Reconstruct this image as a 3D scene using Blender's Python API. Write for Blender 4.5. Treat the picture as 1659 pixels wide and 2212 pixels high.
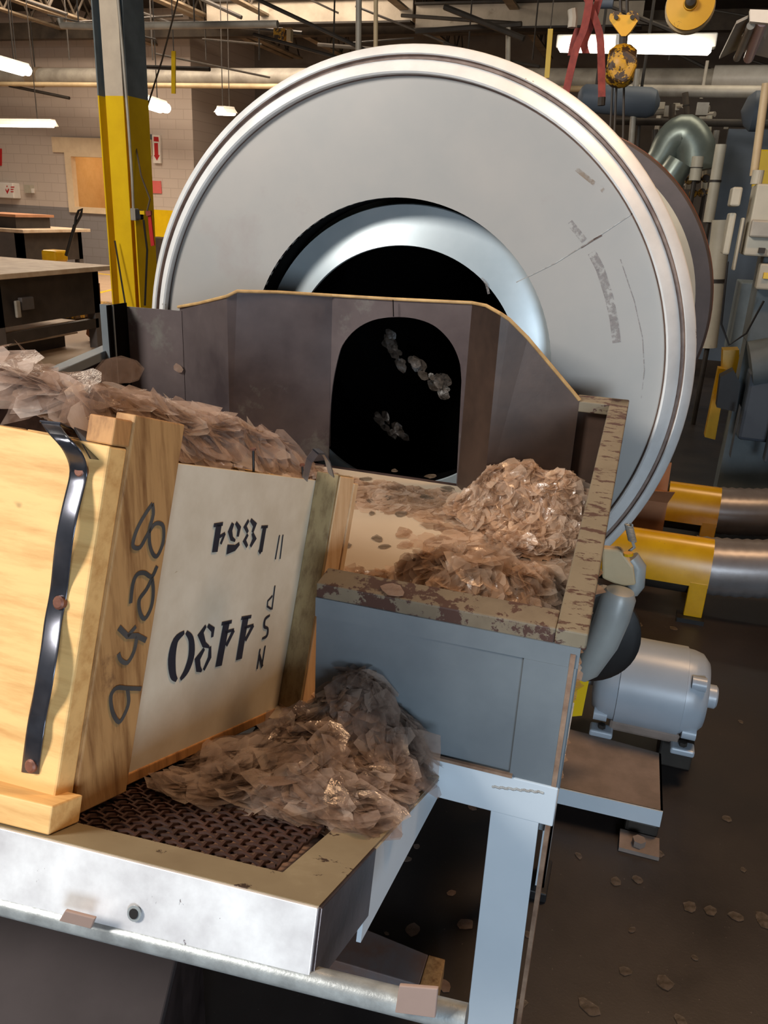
import bpy, bmesh, math, random
from mathutils import Vector, Matrix, noise
random.seed(11)
scn = bpy.context.scene
for o in list(bpy.data.objects): bpy.data.objects.remove(o)
COL = scn.collection
# ------------------------------------------------------------------ camera
F, PX, PY, H = 1736.0, 829.5, 1106.0, 1.6
Yc = Vector((601, -626, F)).normalized()
Zc = -Vector((-229, 4594, F)).normalized(); Zc = (Zc - Yc * Zc.dot(Yc)).normalized()
Xc = Yc.cross(Zc)
CAM = Vector((0, 0, H))
cd = bpy.data.cameras.new('camera'); cam = bpy.data.objects.new('camera', cd); COL.objects.link(cam)
cd.sensor_fit = 'VERTICAL'; cd.sensor_height = 24; cd.lens = F / 2212 * 24; cd.clip_start = .02; cd.clip_end = 200
right = Vector((Xc[0], Yc[0], Zc[0])); down = Vector((Xc[1], Yc[1], Zc[1])); fwd = Vector((Xc[2], Yc[2], Zc[2]))
cam.matrix_world = Matrix.Translation(CAM) @ Matrix((right, -down, -fwd)).transposed().to_4x4()
scn.camera = cam
cd.dof.use_dof = False
# ------------------------------------------------------------------ world, lights, exposure
scn.view_settings.view_transform = 'Standard'; scn.view_settings.look = 'None'
scn.view_settings.gamma = 1; scn.view_settings.use_curve_mapping = False
scn.view_settings.exposure = 0.0
scn.cycles.transparent_max_bounces = 20
scn.cycles.max_bounces = 7
w = bpy.data.worlds.new('world'); scn.world = w; w.use_nodes = True
w.node_tree.nodes['Background'].inputs[0].default_value = (.92, .94, 1, 1)
w.node_tree.nodes['Background'].inputs[1].default_value = .085
def area(name, loc, target, sx, sy, power, color, parent=None):
    l = bpy.data.lights.new(name, 'AREA'); l.shape = 'RECTANGLE'; l.size = sx; l.size_y = sy
    l.energy = power; l.color = color
    o = bpy.data.objects.new(name, l); COL.objects.link(o); o.location = loc
    o.rotation_euler = (Vector(target) - Vector(loc)).to_track_quat('-Z', 'Y').to_euler()
    if parent: o.parent = parent
    return o
area('daylight_opening', (-3.8, -2.2, 4.3), (-.8, 2.2, 1.1), 1.5, 1.5, 385, (1, .94, .87))
area('overhead_lamp_light', (1.0, 2.75, 4.3), (-.4, 1.3, .8), .5, 1.2, 84, (1, .62, .34))
area('column_fill', (-4.4, 3.2, 5.2), (-4.4, 5.4, 0), 1.6, 1.6, 110, (1, .9, .75))  # added fill above the frame, brightens the column and drum top
area('side_window_light', (1.5, -2.5, 1.25), (-.2, 1.3, .6), 1.3, 1.1, 105, (.72, .86, 1))
area('far_wall_fill', (-9, 13, 5.25), (-9, 13.01, 0), 8, 2.6, 1000, (1, .82, .64))  # added fill, kept out of view overhead to lift the far wall
area('rear_hall_light', (1.0, 9.0, 4.7), (1.4, 11, 1), 4, 1.5, 70, (1, .85, .65))
# ------------------------------------------------------------------ pixel helpers (a pixel and a depth give a point in the hall)
def ray(x, y): return right * (x - PX) + down * (y - PY) + fwd * F
def onY(x, y, d): r = ray(x, y); return CAM + r * (d / r.y)
def onZ(x, y, z): r = ray(x, y); return CAM + r * ((z - H) / r.z)
def onX(x, y, d): r = ray(x, y); return CAM + r * (d / r.x)
def onP(x, y, p0, n): r = ray(x, y); return CAM + r * ((p0 - CAM).dot(n) / r.dot(n))
# ------------------------------------------------------------------ materials
def lin(c):
    return tuple(((v / 255) / 12.92 if v / 255 <= .04045 else ((v / 255 + .055) / 1.055) ** 2.4) for v in c[:3]) + (1,)
def newmat(name):
    m = bpy.data.materials.new(name); m.use_nodes = True
    nt = m.node_tree; b = nt.nodes['Principled BSDF']
    return m, nt, b
def nodes_noise(nt, scale, detail=5, stretch=None, rough=.6, coord='Object'):
    tc = nt.nodes.new('ShaderNodeTexCoord'); mp = nt.nodes.new('ShaderNodeMapping')
    nz = nt.nodes.new('ShaderNodeTexNoise'); nz.inputs['Scale'].default_value = scale
    nz.inputs['Detail'].default_value = detail; nz.inputs['Roughness'].default_value = rough
    nt.links.new(tc.outputs[coord], mp.inputs[0]); nt.links.new(mp.outputs[0], nz.inputs['Vector'])
    if stretch: mp.inputs['Scale'].default_value = stretch
    return nz.outputs['Fac']
def ramp(nt, fac, stops):
    r = nt.nodes.new('ShaderNodeValToRGB'); cr = r.color_ramp
    while len(cr.elements) < len(stops): cr.elements.new(.5)
    for e, (p, c) in zip(cr.elements, stops): e.position = p; e.color = c
    nt.links.new(fac, r.inputs[0]); return r.outputs[0]
def mixc(nt, fac, a, b):
    m = nt.nodes.new('ShaderNodeMix'); m.data_type = 'RGBA'
    for s, v in ((0, fac), (6, a), (7, b)):
        if hasattr(v, 'links'): nt.links.new(v, m.inputs[s])
        else: m.inputs[s].default_value = v
    return m.outputs[2]
def bump(nt, b, h, strength, dist=.002):
    n = nt.nodes.new('ShaderNodeBump'); n.inputs['Strength'].default_value = strength; n.inputs['Distance'].default_value = dist
    nt.links.new(h, n.inputs['Height']); nt.links.new(n.outputs[0], b.inputs['Normal'])
BW = ((0, 0, 0, 1), (1, 1, 1, 1))
def paint(name, c1, c2=None, rough=.5, metal=0, scale=6, chips=None, chip_scale=30, chip_at=.62, stretch=None, bmp=.15, chip_stretch=None, grime=None, grime_at=.6, grime_scale=2.5):
    """two-tone paint, with chips of another colour and grime patches"""
    m, nt, b = newmat(name); c2 = c2 or tuple(v * .85 for v in c1)
    nz = nodes_noise(nt, scale, 6, stretch)
    col = ramp(nt, nz, [(.35, lin(c2)), (.65, lin(c1))])
    if grime:
        g = nodes_noise(nt, grime_scale, 8, stretch, .7); gm = ramp(nt, g, [(grime_at, BW[0]), (grime_at + .12, BW[1])])
        col = mixc(nt, gm, col, lin(grime))
    if chips:
        g = nodes_noise(nt, chip_scale, 8, chip_stretch, .72); gm = ramp(nt, g, [(chip_at, BW[0]), (chip_at + .02, BW[1])])
        col = mixc(nt, gm, col, lin(chips)); bump(nt, b, gm, .3, -.001)
    else: bump(nt, b, nodes_noise(nt, scale * 8, 5, stretch), bmp)
    nt.links.new(col, b.inputs['Base Color'])
    b.inputs['Roughness'].default_value = rough; b.inputs['Metallic'].default_value = metal
    return m
def wood(name, c1, c2, scale=4, stretch=(18, 18, 1.5), rough=.65, stain=None, at=.62):
    m, nt, b = newmat(name)
    nz = nodes_noise(nt, scale, 7, stretch, .65); col = ramp(nt, nz, [(.3, lin(c2)), (.55, lin(c1)), (.8, lin(tuple(min(255, v * 1.05) for v in c1)))])
    k = nodes_noise(nt, 9, 3); km = ramp(nt, k, [(.72, BW[0]), (.76, BW[1])]); col = mixc(nt, km, col, lin(tuple(v * .55 for v in c2)))
    if stain:
        g = nodes_noise(nt, 5, 8, None, .7); gm = ramp(nt, g, [(at, BW[0]), (at + .1, BW[1])]); col = mixc(nt, gm, col, lin(stain))
    nt.links.new(col, b.inputs['Base Color']); b.inputs['Roughness'].default_value = rough; bump(nt, b, nz, .3, .001)
    return m
def emit(name, c, s):
    m, nt, b = newmat(name); b.inputs['Base Color'].default_value = lin(c)
    b.inputs['Emission Color'].default_value = lin(c); b.inputs['Emission Strength'].default_value = s; return m
def mica(name, stops, alpha=.62, rough=.12):
    m, nt, b = newmat(name)
    g = nt.nodes.new('ShaderNodeNewGeometry')
    nz = nodes_noise(nt, 60, 4)
    col = ramp(nt, g.outputs['Random Per Island'], [(p, lin(c)) for p, c in stops])
    col = mixc(nt, ramp(nt, nz, [(.35, (.0, .0, .0, 1)), (.7, (.35, .35, .35, 1))]), col, lin((225, 205, 190)))
    nt.links.new(col, b.inputs['Base Color']); b.inputs['Roughness'].default_value = rough
    b.inputs['Alpha'].default_value = alpha
    b.inputs['Specular IOR Level'].default_value = .8
    bump(nt, b, nodes_noise(nt, 25, 5), .35, .01)
    tl = nt.nodes.new('ShaderNodeBsdfTranslucent'); nt.links.new(col, tl.inputs[0]); ms = nt.nodes.new('ShaderNodeMixShader'); ms.inputs[0].default_value = .12
    nt.links.new(b.outputs[0], ms.inputs[1]); nt.links.new(tl.outputs[0], ms.inputs[2]); nt.links.new(ms.outputs[0], nt.nodes['Material Output'].inputs[0])
    return m
M = {}
M['plate'] = paint('drum_plate_paint', (172, 167, 161), (158, 157, 154), .42, .1, 1.6, grime=(158, 150, 146), grime_at=.58, grime_scale=1.3, bmp=.05)
M['rim'] = paint('drum_rim_steel', (238, 240, 240), (222, 224, 224), .42, .1, 9, chips=(120, 102, 92), chip_scale=14, chip_at=.68)
M['rimbrown'] = paint('rim_groove_rust', (150, 130, 118), (112, 92, 84), .6, .1, 16)
M['seam'] = paint('plate_seam_rust', (104, 82, 72), (80, 62, 54), .7, 0, 20)
M['throat'] = paint('throat_steel', (196, 206, 210), (170, 184, 190), .36, .25, 2.2, bmp=.05)
M['black'] = paint('interior_shade_black', (9, 8, 8), (5, 4, 4), .8, 0, 5)  # shade inside the drum is painted in as near black
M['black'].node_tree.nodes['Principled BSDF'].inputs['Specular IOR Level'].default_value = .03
M['tire'] = paint('tire_band', (92, 84, 84), (78, 72, 72), .6, .1, 6)
M['cream'] = paint('cream_shell', (206, 198, 176), (188, 180, 160), .5, 0, 3)
M['trough'] = paint('trough_shaded_grey', (118, 126, 131), (104, 112, 118), .38, .1, 5, chips=(70, 46, 40), chip_scale=22, chip_at=.735)  # kept low: the shade on the front wall is in this colour
M['rimchip'] = paint('trough_rim_chipped', (122, 112, 93), (110, 100, 82), .55, 0, 8, chips=(70, 46, 38), chip_scale=30, chip_at=.54, chip_stretch=(.6, 1.4, 1))
M['rimchip2'] = paint('trough_lip_chipped', (122, 109, 90), (98, 86, 70), .5, 0, 8, chips=(70, 46, 38), chip_scale=20, chip_at=.51)
M['leg'] = paint('leg_lit_blue', (204, 214, 222), (196, 207, 216), .35, .05, 3, chips=(96, 78, 70), chip_scale=20, chip_at=.74)  # raised above the trough tone, low daylight is painted into it
M['weld'] = paint('weld_bead', (190, 190, 186), (150, 140, 130), .4, .3, 60)
M['rustedge'] = paint('bare_rust_edge', (166, 138, 116), (128, 100, 82), .5, .3, 24)
M['shield'] = paint('shield_steel', (112, 102, 102), (72, 64, 66), .33, .35, 2.4, grime=(136, 138, 130), grime_at=.57, grime_scale=2.2, bmp=.06)
M['shieldbrown'] = paint('shield_brown_steel', (84, 66, 56), (58, 46, 40), .42, .3, 4, grime=(128, 122, 118), grime_at=.68)
M['edgewood'] = paint('shield_edge_tan', (196, 162, 108), (160, 128, 84), .6, 0, 20)
M['belt'] = paint('pan_liner_cream', (194, 178, 156), (186, 169, 147), .5, 0, 3)
M['steel_bright'] = paint('worn_bright_steel', (246, 246, 246), (200, 197, 198), .42, .25, 10, chips=(104, 92, 94), chip_scale=34, chip_at=.66, chip_stretch=(1, 1, .35))
M['traytop'] = paint('tray_top_worn', (150, 138, 112), (128, 114, 90), .5, .1, 5, chips=(64, 48, 38), chip_scale=24, chip_at=.62, grime=(164, 152, 126))
M['traydark'] = paint('tray_side_dark', (96, 82, 80), (52, 42, 42), .3, .4, 8)
M['mesh'] = paint('mesh_rusty_wire', (82, 56, 48), (54, 38, 34), .5, .4, 20)
M['galv'] = paint('galvanised_pipe', (186, 192, 192), (150, 154, 154), .38, .5, 30)
M['tan'] = paint('tan_rubber_pad', (156, 132, 120), (144, 121, 110), .7, 0, 6)
M['darkpanel'] = paint('dark_panel', (88, 80, 80), (76, 69, 69), .55, .1, 4)
M['strap'] = paint('black_strap_steel', (120, 122, 132), (66, 68, 76), .22, .85, 7, bmp=.02)
M['copper'] = paint('copper_rivet', (142, 92, 72), (110, 70, 56), .5, .3, 30)
M['wood_light'] = wood('crate_wood_light', (232, 188, 122), (204, 152, 90), 3, (1.5, 14, 14), stain=(196, 138, 84), at=.70)
M['wood_mid'] = wood('crate_wood_batten', (182, 140, 90), (126, 86, 48), 4, (14, 14, 1.5), stain=(104, 72, 48), at=.66)
M['wood_pale'] = wood('crate_wood_pale', (226, 190, 146), (204, 160, 112), 4, (14, 14, 1.5))
M['wood_side'] = wood('crate_wood_edge', (190, 138, 84), (136, 92, 52), 4, (14, 14, 1.5), stain=(110, 74, 44))
M['wood_olive'] = wood('crate_wood_olive_paint', (150, 130, 92), (108, 84, 54), 6, (10, 10, 2), stain=(196, 180, 140), at=.6)
M['whiteboard'] = paint('white_painted_board', (224, 214, 194), (210, 198, 176), .6, 0, 12, chips=(168, 146, 112), chip_scale=9, chip_at=.70, chip_stretch=(6, 1, 6))
M['ink'] = paint('stencil_ink', (42, 44, 56), (34, 36, 46), .6)
M['pen'] = paint('marker_ink', (88, 86, 84), (62, 62, 62), .6)
M['yellow'] = paint('yellow_paint', (240, 200, 16), (226, 184, 10), .42, 0, 3, chips=(120, 96, 30), chip_scale=9, chip_at=.74)
M['yellow2'] = paint('yellow_guard_paint', (236, 184, 22), (214, 160, 16), .28, 0, 6, chips=(120, 88, 20), chip_scale=30, chip_at=.68)
M['colgrey'] = paint('column_cream_grey', (206, 192, 172), (192, 178, 160), .6)
M['colblue'] = paint('column_blue_grey', (112, 122, 126), (96, 106, 110), .6)
M['hose'] = paint('hose_grey', (150, 146, 146), (126, 120, 118), .35, .3, 6)
M['motor'] = paint('motor_grey_paint', (176, 186, 196), (164, 174, 184), .35, .05, 3, grime=(150, 138, 126), grime_at=.66, grime_scale=3)
M['dust'] = paint('dusty_slab', (142, 126, 116), (120, 106, 96), .7, 0, 12, chips=(160, 150, 144), chip_scale=90, chip_at=.72)
M['cardboard'] = paint('cardboard', (176, 124, 88), (156, 108, 76), .8, 0, 5)
M['castmetal'] = paint('grey_cast_cover', (168, 170, 166), (146, 148, 146), .4, .1, 4)
M['wallcream'] = None
M['red'] = paint('red_strap', (150, 62, 52), (118, 44, 40), .7, 0, 20)
M['hoistyellow'] = paint('hoist_oily_yellow', (206, 158, 30), (172, 124, 22), .45, 0, 8, chips=(60, 40, 20), chip_scale=14, chip_at=.48)
M['reel'] = paint('reel_yellow', (232, 178, 40), (214, 158, 28), .5, 0, 3, chips=(150, 108, 40), chip_scale=5, chip_at=.68)
M['darksteel'] = paint('dark_steel', (60, 54, 48), (42, 38, 34), .6, .2, 5)
M['pipegrey'] = paint('pipe_grey', (170, 164, 152), (136, 130, 120), .5, .1, 3)
M['tanpipe'] = paint('tan_pipe', (206, 184, 146), (180, 158, 122), .5, 0, 3)
M['ivory'] = paint('ivory_cabinet', (190, 184, 166), (172, 166, 150), .5, 0, 3, grime=(140, 134, 120))
M['bluepanel'] = paint('blue_grey_panel', (86, 96, 108), (76, 86, 98), .6, 0, 2)
M['ductmetal'] = paint('duct_metal', (140, 150, 142), (112, 122, 116), .35, .5, 3)
M['joist'] = paint('joist_brown', (84, 73, 60), (56, 48, 40), .8, 0, 3)
M['beamcream'] = paint('beam_cream', (190, 178, 160), (168, 156, 138), .6, 0, 3, grime=(130, 116, 98), grime_at=.62)
M['flange'] = paint('flange_cream', (150, 134, 112), (116, 102, 84), .7, 0, 4)
M['lampwhite'] = paint('fixture_white', (220, 216, 206), (206, 200, 190), .4)
M['tube'] = emit('lit_tube', (255, 244, 226), 9)
M['tubeoff'] = paint('tube_unlit', (232, 200, 196), (222, 190, 188), .3)
M['deskdark'] = paint('workbench_black', (58, 50, 44), (42, 36, 32), .6, 0, 5, chips=(120, 112, 104), chip_scale=10, chip_at=.76)
M['deskgrey'] = paint('workbench_grey', (92, 86, 84), (80, 76, 74), .5)
M['boardtop'] = paint('bench_top_board', (206, 186, 160), (180, 154, 126), .5, 0, 6, chips=(240, 232, 222), chip_scale=20, chip_at=.72)
M['signwhite'] = paint('sign_white', (236, 230, 222), (228, 222, 214), .5)
M['signred'] = paint('sign_red', (196, 40, 40), (184, 34, 36), .5)
M['signpink'] = paint('sign_pink_red', (226, 112, 106), (216, 102, 98), .5)
M['framecream'] = paint('frame_cream', (236, 214, 180), (226, 202, 168), .5)
M['orangeroom'] = paint('orange_room_wall', (230, 190, 130), (222, 180, 118), .7)
M['cord'] = paint('cord_brown', (92, 78, 64), (76, 64, 52), .6)
M['rubber'] = paint('black_rubber', (30, 28, 28), (20, 18, 18), .5)
# walls: painted block with mortar lines; grey lower band
def blockwall():
    m, nt, b = newmat('painted_block_wall')
    g = nt.nodes.new('ShaderNodeNewGeometry'); sep = nt.nodes.new('ShaderNodeSeparateXYZ'); nt.links.new(g.outputs['Position'], sep.inputs[0])
    cmb = nt.nodes.new('ShaderNodeCombineXYZ'); nt.links.new(sep.outputs[0], cmb.inputs[0]); nt.links.new(sep.outputs[2], cmb.inputs[1])
    br = nt.nodes.new('ShaderNodeTexBrick'); nt.links.new(cmb.outputs[0], br.inputs['Vector'])
    br.inputs['Scale'].default_value = 1; br.inputs['Brick Width'].default_value = .4; br.inputs['Row Height'].default_value = .2; br.inputs['Mortar Size'].default_value = .008
    br.inputs['Color1'].default_value = (1, 1, 1, 1); br.inputs['Color2'].default_value = (.97, .97, .97, 1); br.inputs['Mortar'].default_value = (.82, .80, .78, 1)
    gt = nt.nodes.new('ShaderNodeMath'); gt.operation = 'GREATER_THAN'; nt.links.new(sep.outputs[2], gt.inputs[0]); gt.inputs[1].default_value = 1.27
    col = mixc(nt, gt.outputs[0], lin((138, 134, 134)), lin((206, 192, 180)))
    mx = nt.nodes.new('ShaderNodeMix'); mx.data_type = 'RGBA'; mx.blend_type = 'MULTIPLY'; mx.inputs[0].default_value = 1
    nt.links.new(col, mx.inputs[6]); nt.links.new(br.outputs['Color'], mx.inputs[7]); nt.links.new(mx.outputs[2], b.inputs['Base Color'])
    b.inputs['Roughness'].default_value = .55; return m
M['wall'] = blockwall()
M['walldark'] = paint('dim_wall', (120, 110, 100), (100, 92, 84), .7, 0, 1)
def floor_mat():
    m, nt, b = newmat('worn_floor')
    nz = nodes_noise(nt, 2.2, 8, None, .65); col = ramp(nt, nz, [(.3, lin((38, 34, 34))), (.7, lin((52, 46, 44)))])
    n2 = nodes_noise(nt, 120, 3, None, .7); f2 = ramp(nt, n2, [(.68, BW[0]), (.74, (.6, .6, .6, 1))]); col = mixc(nt, f2, col, lin((140, 128, 120)))
    n4 = nodes_noise(nt, .9, 5, None, .6); f4 = ramp(nt, n4, [(.55, BW[0]), (.75, (.5, .5, .5, 1))]); col = mixc(nt, f4, col, lin((74, 62, 56)))
    g = nt.nodes.new('ShaderNodeNewGeometry'); sep = nt.nodes.new('ShaderNodeSeparateXYZ'); nt.links.new(g.outputs['Position'], sep.inputs[0])
    mr = nt.nodes.new('ShaderNodeMapRange'); nt.links.new(sep.outputs[0], mr.inputs[0]); mr.inputs[1].default_value = -4.2; mr.inputs[2].default_value = -4.6
    col = mixc(nt, mr.outputs[0], col, lin((176, 150, 124)))
    nt.links.new(col, b.inputs['Base Color'])
    r = ramp(nt, nz, [(.3, (.32, .32, .32, 1)), (.7, (.55, .55, .55, 1))]); nt.links.new(r, b.inputs['Roughness']); bump(nt, b, n2, .25, .001)
    return m
M['floor'] = floor_mat()
MS = [(0, (118, 92, 78)), (.35, (172, 144, 126)), (.7, (208, 184, 168)), (1, (232, 218, 206))]
MSw = [(0, (138, 104, 78)), (.35, (186, 150, 118)), (.7, (214, 182, 152)), (1, (238, 216, 194))]  # same mica with the lamp's warm cast mixed into its colours
M['mica_box'] = mica('mica_pinkish', MS, .42, .13)
M['mica_trough'] = mica('mica_warm_lit', MSw, .42, .13)
M['mica_tray'] = mica('mica_dusty', [(0, (96, 76, 66)), (.5, (156, 132, 118)), (1, (204, 186, 172))], .4, .13)
M['mica_dark'] = mica('mica_thin_dark', [(0, (84, 72, 56)), (1, (140, 126, 106))], .34, .25)
M['mound'] = paint('mica_core', (128, 98, 80), (92, 70, 58), .35, 0, 22)
M['moundw'] = paint('mica_core_warm_lit', (150, 112, 82), (104, 76, 56), .35, 0, 22)
# ------------------------------------------------------------------ mesh builder
class MB:
    def __init__(s): s.v = []; s.f = []
    def add(s, vs, fs):
        k = len(s.v); s.v += [Vector(p) for p in vs]; s.f += [tuple(k + i for i in f) for f in fs]; return s
    def hexa(s, p):  # 8 corners: bottom 4, top 4
        return s.add(p, [(3, 2, 1, 0), (4, 5, 6, 7), (0, 1, 5, 4), (1, 2, 6, 5), (2, 3, 7, 6), (3, 0, 4, 7)])
    def box(s, a, b, fr=None):
        (x0, y0, z0), (x1, y1, z1) = a, b
        p = [(x0, y0, z0), (x1, y0, z0), (x1, y1, z0), (x0, y1, z0), (x0, y0, z1), (x1, y0, z1), (x1, y1, z1), (x0, y1, z1)]
        if fr: p = [fr(*q) for q in p]
        return s.hexa(p)
    def prism(s, poly, d):   # poly: list of 3D points, d: thickness vector
        n = len(poly); poly = [Vector(p) for p in poly]; d = Vector(d)
        return s.add(poly + [p + d for p in poly], [tuple(range(n))[::-1], tuple(range(n, 2 * n))] + [(i, (i + 1) % n, n + (i + 1) % n, n + i) for i in range(n)])
    def tube(s, pts, r, n=10, caps=True):
        pts = [Vector(p) for p in pts]; rs = r if isinstance(r, (list, tuple)) else [r] * len(pts)
        base = len(s.v); up = None
        for i, p in enumerate(pts):
            t = (pts[min(i + 1, len(pts) - 1)] - pts[max(i - 1, 0)]).normalized()
            if up is None: up = t.orthogonal().normalized()
            up = (up - t * up.dot(t)).normalized(); sd = t.cross(up)
            for k in range(n):
                a = 2 * math.pi * k / n; s.v.append(p + (up * math.cos(a) + sd * math.sin(a)) * rs[i])
        for i in range(len(pts) - 1):
            for k in range(n):
                a, b = base + i * n + k, base + i * n + (k + 1) % n; s.f.append((a, b, b + n, a + n))
        if caps: s.f.append(tuple(base + k for k in range(n))[::-1]); s.f.append(tuple(base + (len(pts) - 1) * n + k for k in range(n)))
        return s
    def lathe(s, prof, c, axis='Y', n=96, a0=0, a1=2 * math.pi, close=False):
        """prof: list of (radius, along); c centre"""
        base = len(s.v); full = abs(a1 - a0 - 2 * math.pi) < 1e-6; m = n if full else n + 1
        c = Vector(c)
        for k in range(m):
            a = a0 + (a1 - a0) * k / n
            for r, y in prof:
                if axis == 'Y': d = Vector((r * math.cos(a), y, r * math.sin(a)))
                elif axis == 'X': d = Vector((y, r * math.cos(a), r * math.sin(a)))
                else: d = Vector((r * math.cos(a), r * math.sin(a), y))
                s.v.append(c + d)
        L = len(prof)
        for k in range(n):
            k2 = (k + 1) % m
            for j in range(L - 1 if not close else L):
                j2 = (j + 1) % L; s.f.append((base + k * L + j, base + k * L + j2, base + k2 * L + j2, base + k2 * L + j))
        return s
    def build(s, name, m, parent=None, smooth=False, bevel=0, origin=None, solid=0, world=True):
        me = bpy.data.meshes.new(name)
        o = bpy.data.objects.new(name, me); COL.objects.link(o)
        if parent:
            o.parent = parent; off = parent['_w'] if '_w' in parent else (0, 0, 0); off = Vector(off)
            o['_w'] = tuple(off)
        else:
            if origin is None:
                xs = [v for v in s.v]; origin = Vector((sum(v.x for v in xs) / len(xs), sum(v.y for v in xs) / len(xs), min(v.z for v in xs)))
            off = Vector(origin); o.location = off; o['_w'] = tuple(off)
        vs = [v - off for v in s.v]
        me.from_pydata(vs, [], s.f); me.update()
        bm = bmesh.new(); bm.from_mesh(me); bmesh.ops.recalc_face_normals(bm, faces=bm.faces); bm.to_mesh(me); bm.free()
        me.materials.append(M[m] if isinstance(m, str) else m)
        if smooth:
            for p in me.polygons: p.use_smooth = True
            try: me.set_sharp_from_angle(angle=math.radians(38))
            except Exception: pass
        if solid:
            q = o.modifiers.new('solid', 'SOLIDIFY'); q.thickness = solid; q.offset = 0
        if bevel:
            q = o.modifiers.new('bevel', 'BEVEL'); q.width = bevel; q.segments = 2; q.limit_method = 'ANGLE'
        return o
def tag(o, label=None, cat=None, group=None, kind=None):
    if label: o['label'] = label
    if cat: o['category'] = cat
    if group: o['group'] = group
    if kind: o['kind'] = kind
    return o
def thing(name, loc, label, cat, group=None):
    o = bpy.data.objects.new(name, None); COL.objects.link(o); o.location = loc; o['_w'] = tuple(loc); o.empty_display_size = .1
    return tag(o, label, cat, group)
def struct(o): o['kind'] = 'structure'; return o
# ================================================================== SETTING
CZ = 5.3
struct(MB().box((-22, -4, -.1), (6, 21, 0)).build('floor', 'floor', origin=(0, 0, 0)))
struct(MB().box((-22, -4, CZ), (6, 21, CZ + .1)).build('ceiling', 'darksteel', origin=(0, 0, CZ)))
WY = 17.0
wx0, wx1 = onY(150, 395, WY).x, onY(303, 395, WY).x; wz0, wz1 = 1.2, 2.46
cx = onY(417, 300, WY).x
b = MB()
b.box((-22, WY, 0), (wx0, WY + .2, CZ)); b.box((wx1, WY, 0), (cx, WY + .2, CZ)); b.box((wx0, WY, 0), (wx1, WY + .2, wz0)); b.box((wx0, WY, wz1), (wx1, WY + .2, CZ))
b.box((cx - .2, WY + .2, 0), (cx, 20, CZ))
struct(b.build('wall_far', 'wall', origin=(-15, WY, 0)))
struct(MB().box((cx, 20, 0), (6, 20.2, CZ)).build('wall_back', 'walldark', origin=(0, 20, 0)))
struct(MB().box((-22.1, -4, 0), (-22, 21, CZ)).build('wall_left', 'wall', origin=(-22, 8, 0)))
struct(MB().box((6, -4, 0), (6.1, 21, CZ)).build('wall_right', 'walldark', origin=(6, 8, 0)))
# window in the far wall with the lit room behind it
wf = MB(); t = .14
wf.box((wx0 - .03, WY - .06, wz0 - .03), (wx0 + t, WY + .1, wz1)); wf.box((wx1 - t, WY - .06, wz0 - .03), (wx1, WY + .1, wz1)); wf.box((wx0 + t, WY - .06, wz0 - .03), (wx1 - t, WY + .1, wz0 + .1)); wf.box((wx0 + t, WY - .06, wz1 - .08), (wx1 - t, WY + .1, wz1))
win = struct(wf.build('window_1', 'framecream'))
lx0, lx1 = onY(115, 310, WY).x, onY(330, 320, WY).x
struct(MB().box((lx0, WY - .05, 2.46), (lx1, WY - .004, 2.78)).build('trim_1', 'framecream'))
b = MB(); b.box((wx0 - .3, 19.2, .0), (wx1 + .3, 19.3, 3)); b.box((wx0 - .4, WY + .22, 0), (wx0 - .3, 19.2, 3)); b.box((wx1 + .3, WY + .22, 0), (wx1 + .4, 19.2, 3)); b.box((wx0 - .4, WY + .22, 3), (wx1 + .4, 19.3, 3.05))
struct(b.build('wall_inner_room', 'orangeroom'))
area('inner_room_light', ((wx0 + wx1) / 2, 18.0, 2.9), ((wx0 + wx1) / 2, 18.6, 1.6), 1, .6, 22, (1, .82, .58))
dx0, dx1 = onY(170, 400, 19.1).x, onY(210, 400, 19.1).x
dr = MB().box((dx0 + .12, 19.12, 0), (dx1, 19.18, 2.0)).build('inner_door', 'tanpipe'); tag(dr, 'light tan door seen inside the lit room through the far window', 'door')
MB().box((dx0, 19.11, 0), (dx0 + .12, 19.17, 2.0)).build('door_edge', 'darksteel', dr)
# yellow floor lines and yellow wall patch
def line(p, q, wd, name, lab):
    a, c = onZ(*p, .0), onZ(*q, .0); d = (c - a); n = Vector((-d.y, d.x, 0)).normalized() * wd
    tag(MB().prism([a - n, c - n, c + n, a + n], (0, 0, .004)).build(name, 'yellow'), lab, 'floor marking')
line((202, 590), (240, 594), .05, 'floor_line', 'far yellow floor line crossing behind the yellow column')
line((200, 636), (243, 626), .04, 'floor_line', 'nearer yellow floor line left of the yellow column foot')
a, c = onY(306, 437, WY), onY(385, 437, WY)
tag(MB().box((a.x, WY - .02, .0), (c.x, WY - .003, 1.33)).build('wall_panel', 'yellow'), 'yellow painted panel on far wall below the red signs', 'wall panel')
# ------------------------------------------------------------------ ceiling steel
def joist(px, z0, lab, y0=5.0, y1=19.5, depth=.5, m='joist'):
    r = ray(*px); X = r.x / r.z * (z0 - H)
    o = thing('ceiling_joist', (X, (y0 + y1) / 2, z0), lab, 'joist', 'steel joists under the roof')
    MB().box((X - .08, y0, z0), (X + .08, y1, z0 + .035)).build('bottom_flange', 'flange', o)
    MB().box((X - .05, y0, z0 + depth), (X + .05, y1, z0 + depth + .05)).build('top_chord', m, o)
    wb = MB(); n = int((y1 - y0) / .7)
    for i in range(n):
        ya = y0 + (y1 - y0) * i / n; yb = y0 + (y1 - y0) * (i + 1) / n; ym = (ya + yb) / 2
        wb.tube([(X, ya, z0 + .03), (X, ym, z0 + depth)], .02, 6); wb.tube([(X, ym, z0 + depth), (X, yb, z0 + .03)], .02, 6)
    wb.build('web', m, o)
    return o
joist((45, 8), 4.72, 'steel joist nearest the top left corner, pale lower flange')
joist((277, 80), 4.6, 'steel joist passing just right of the yellow column')
joist((120, 60), 4.75, 'dark steel joist running behind the column top')
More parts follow.
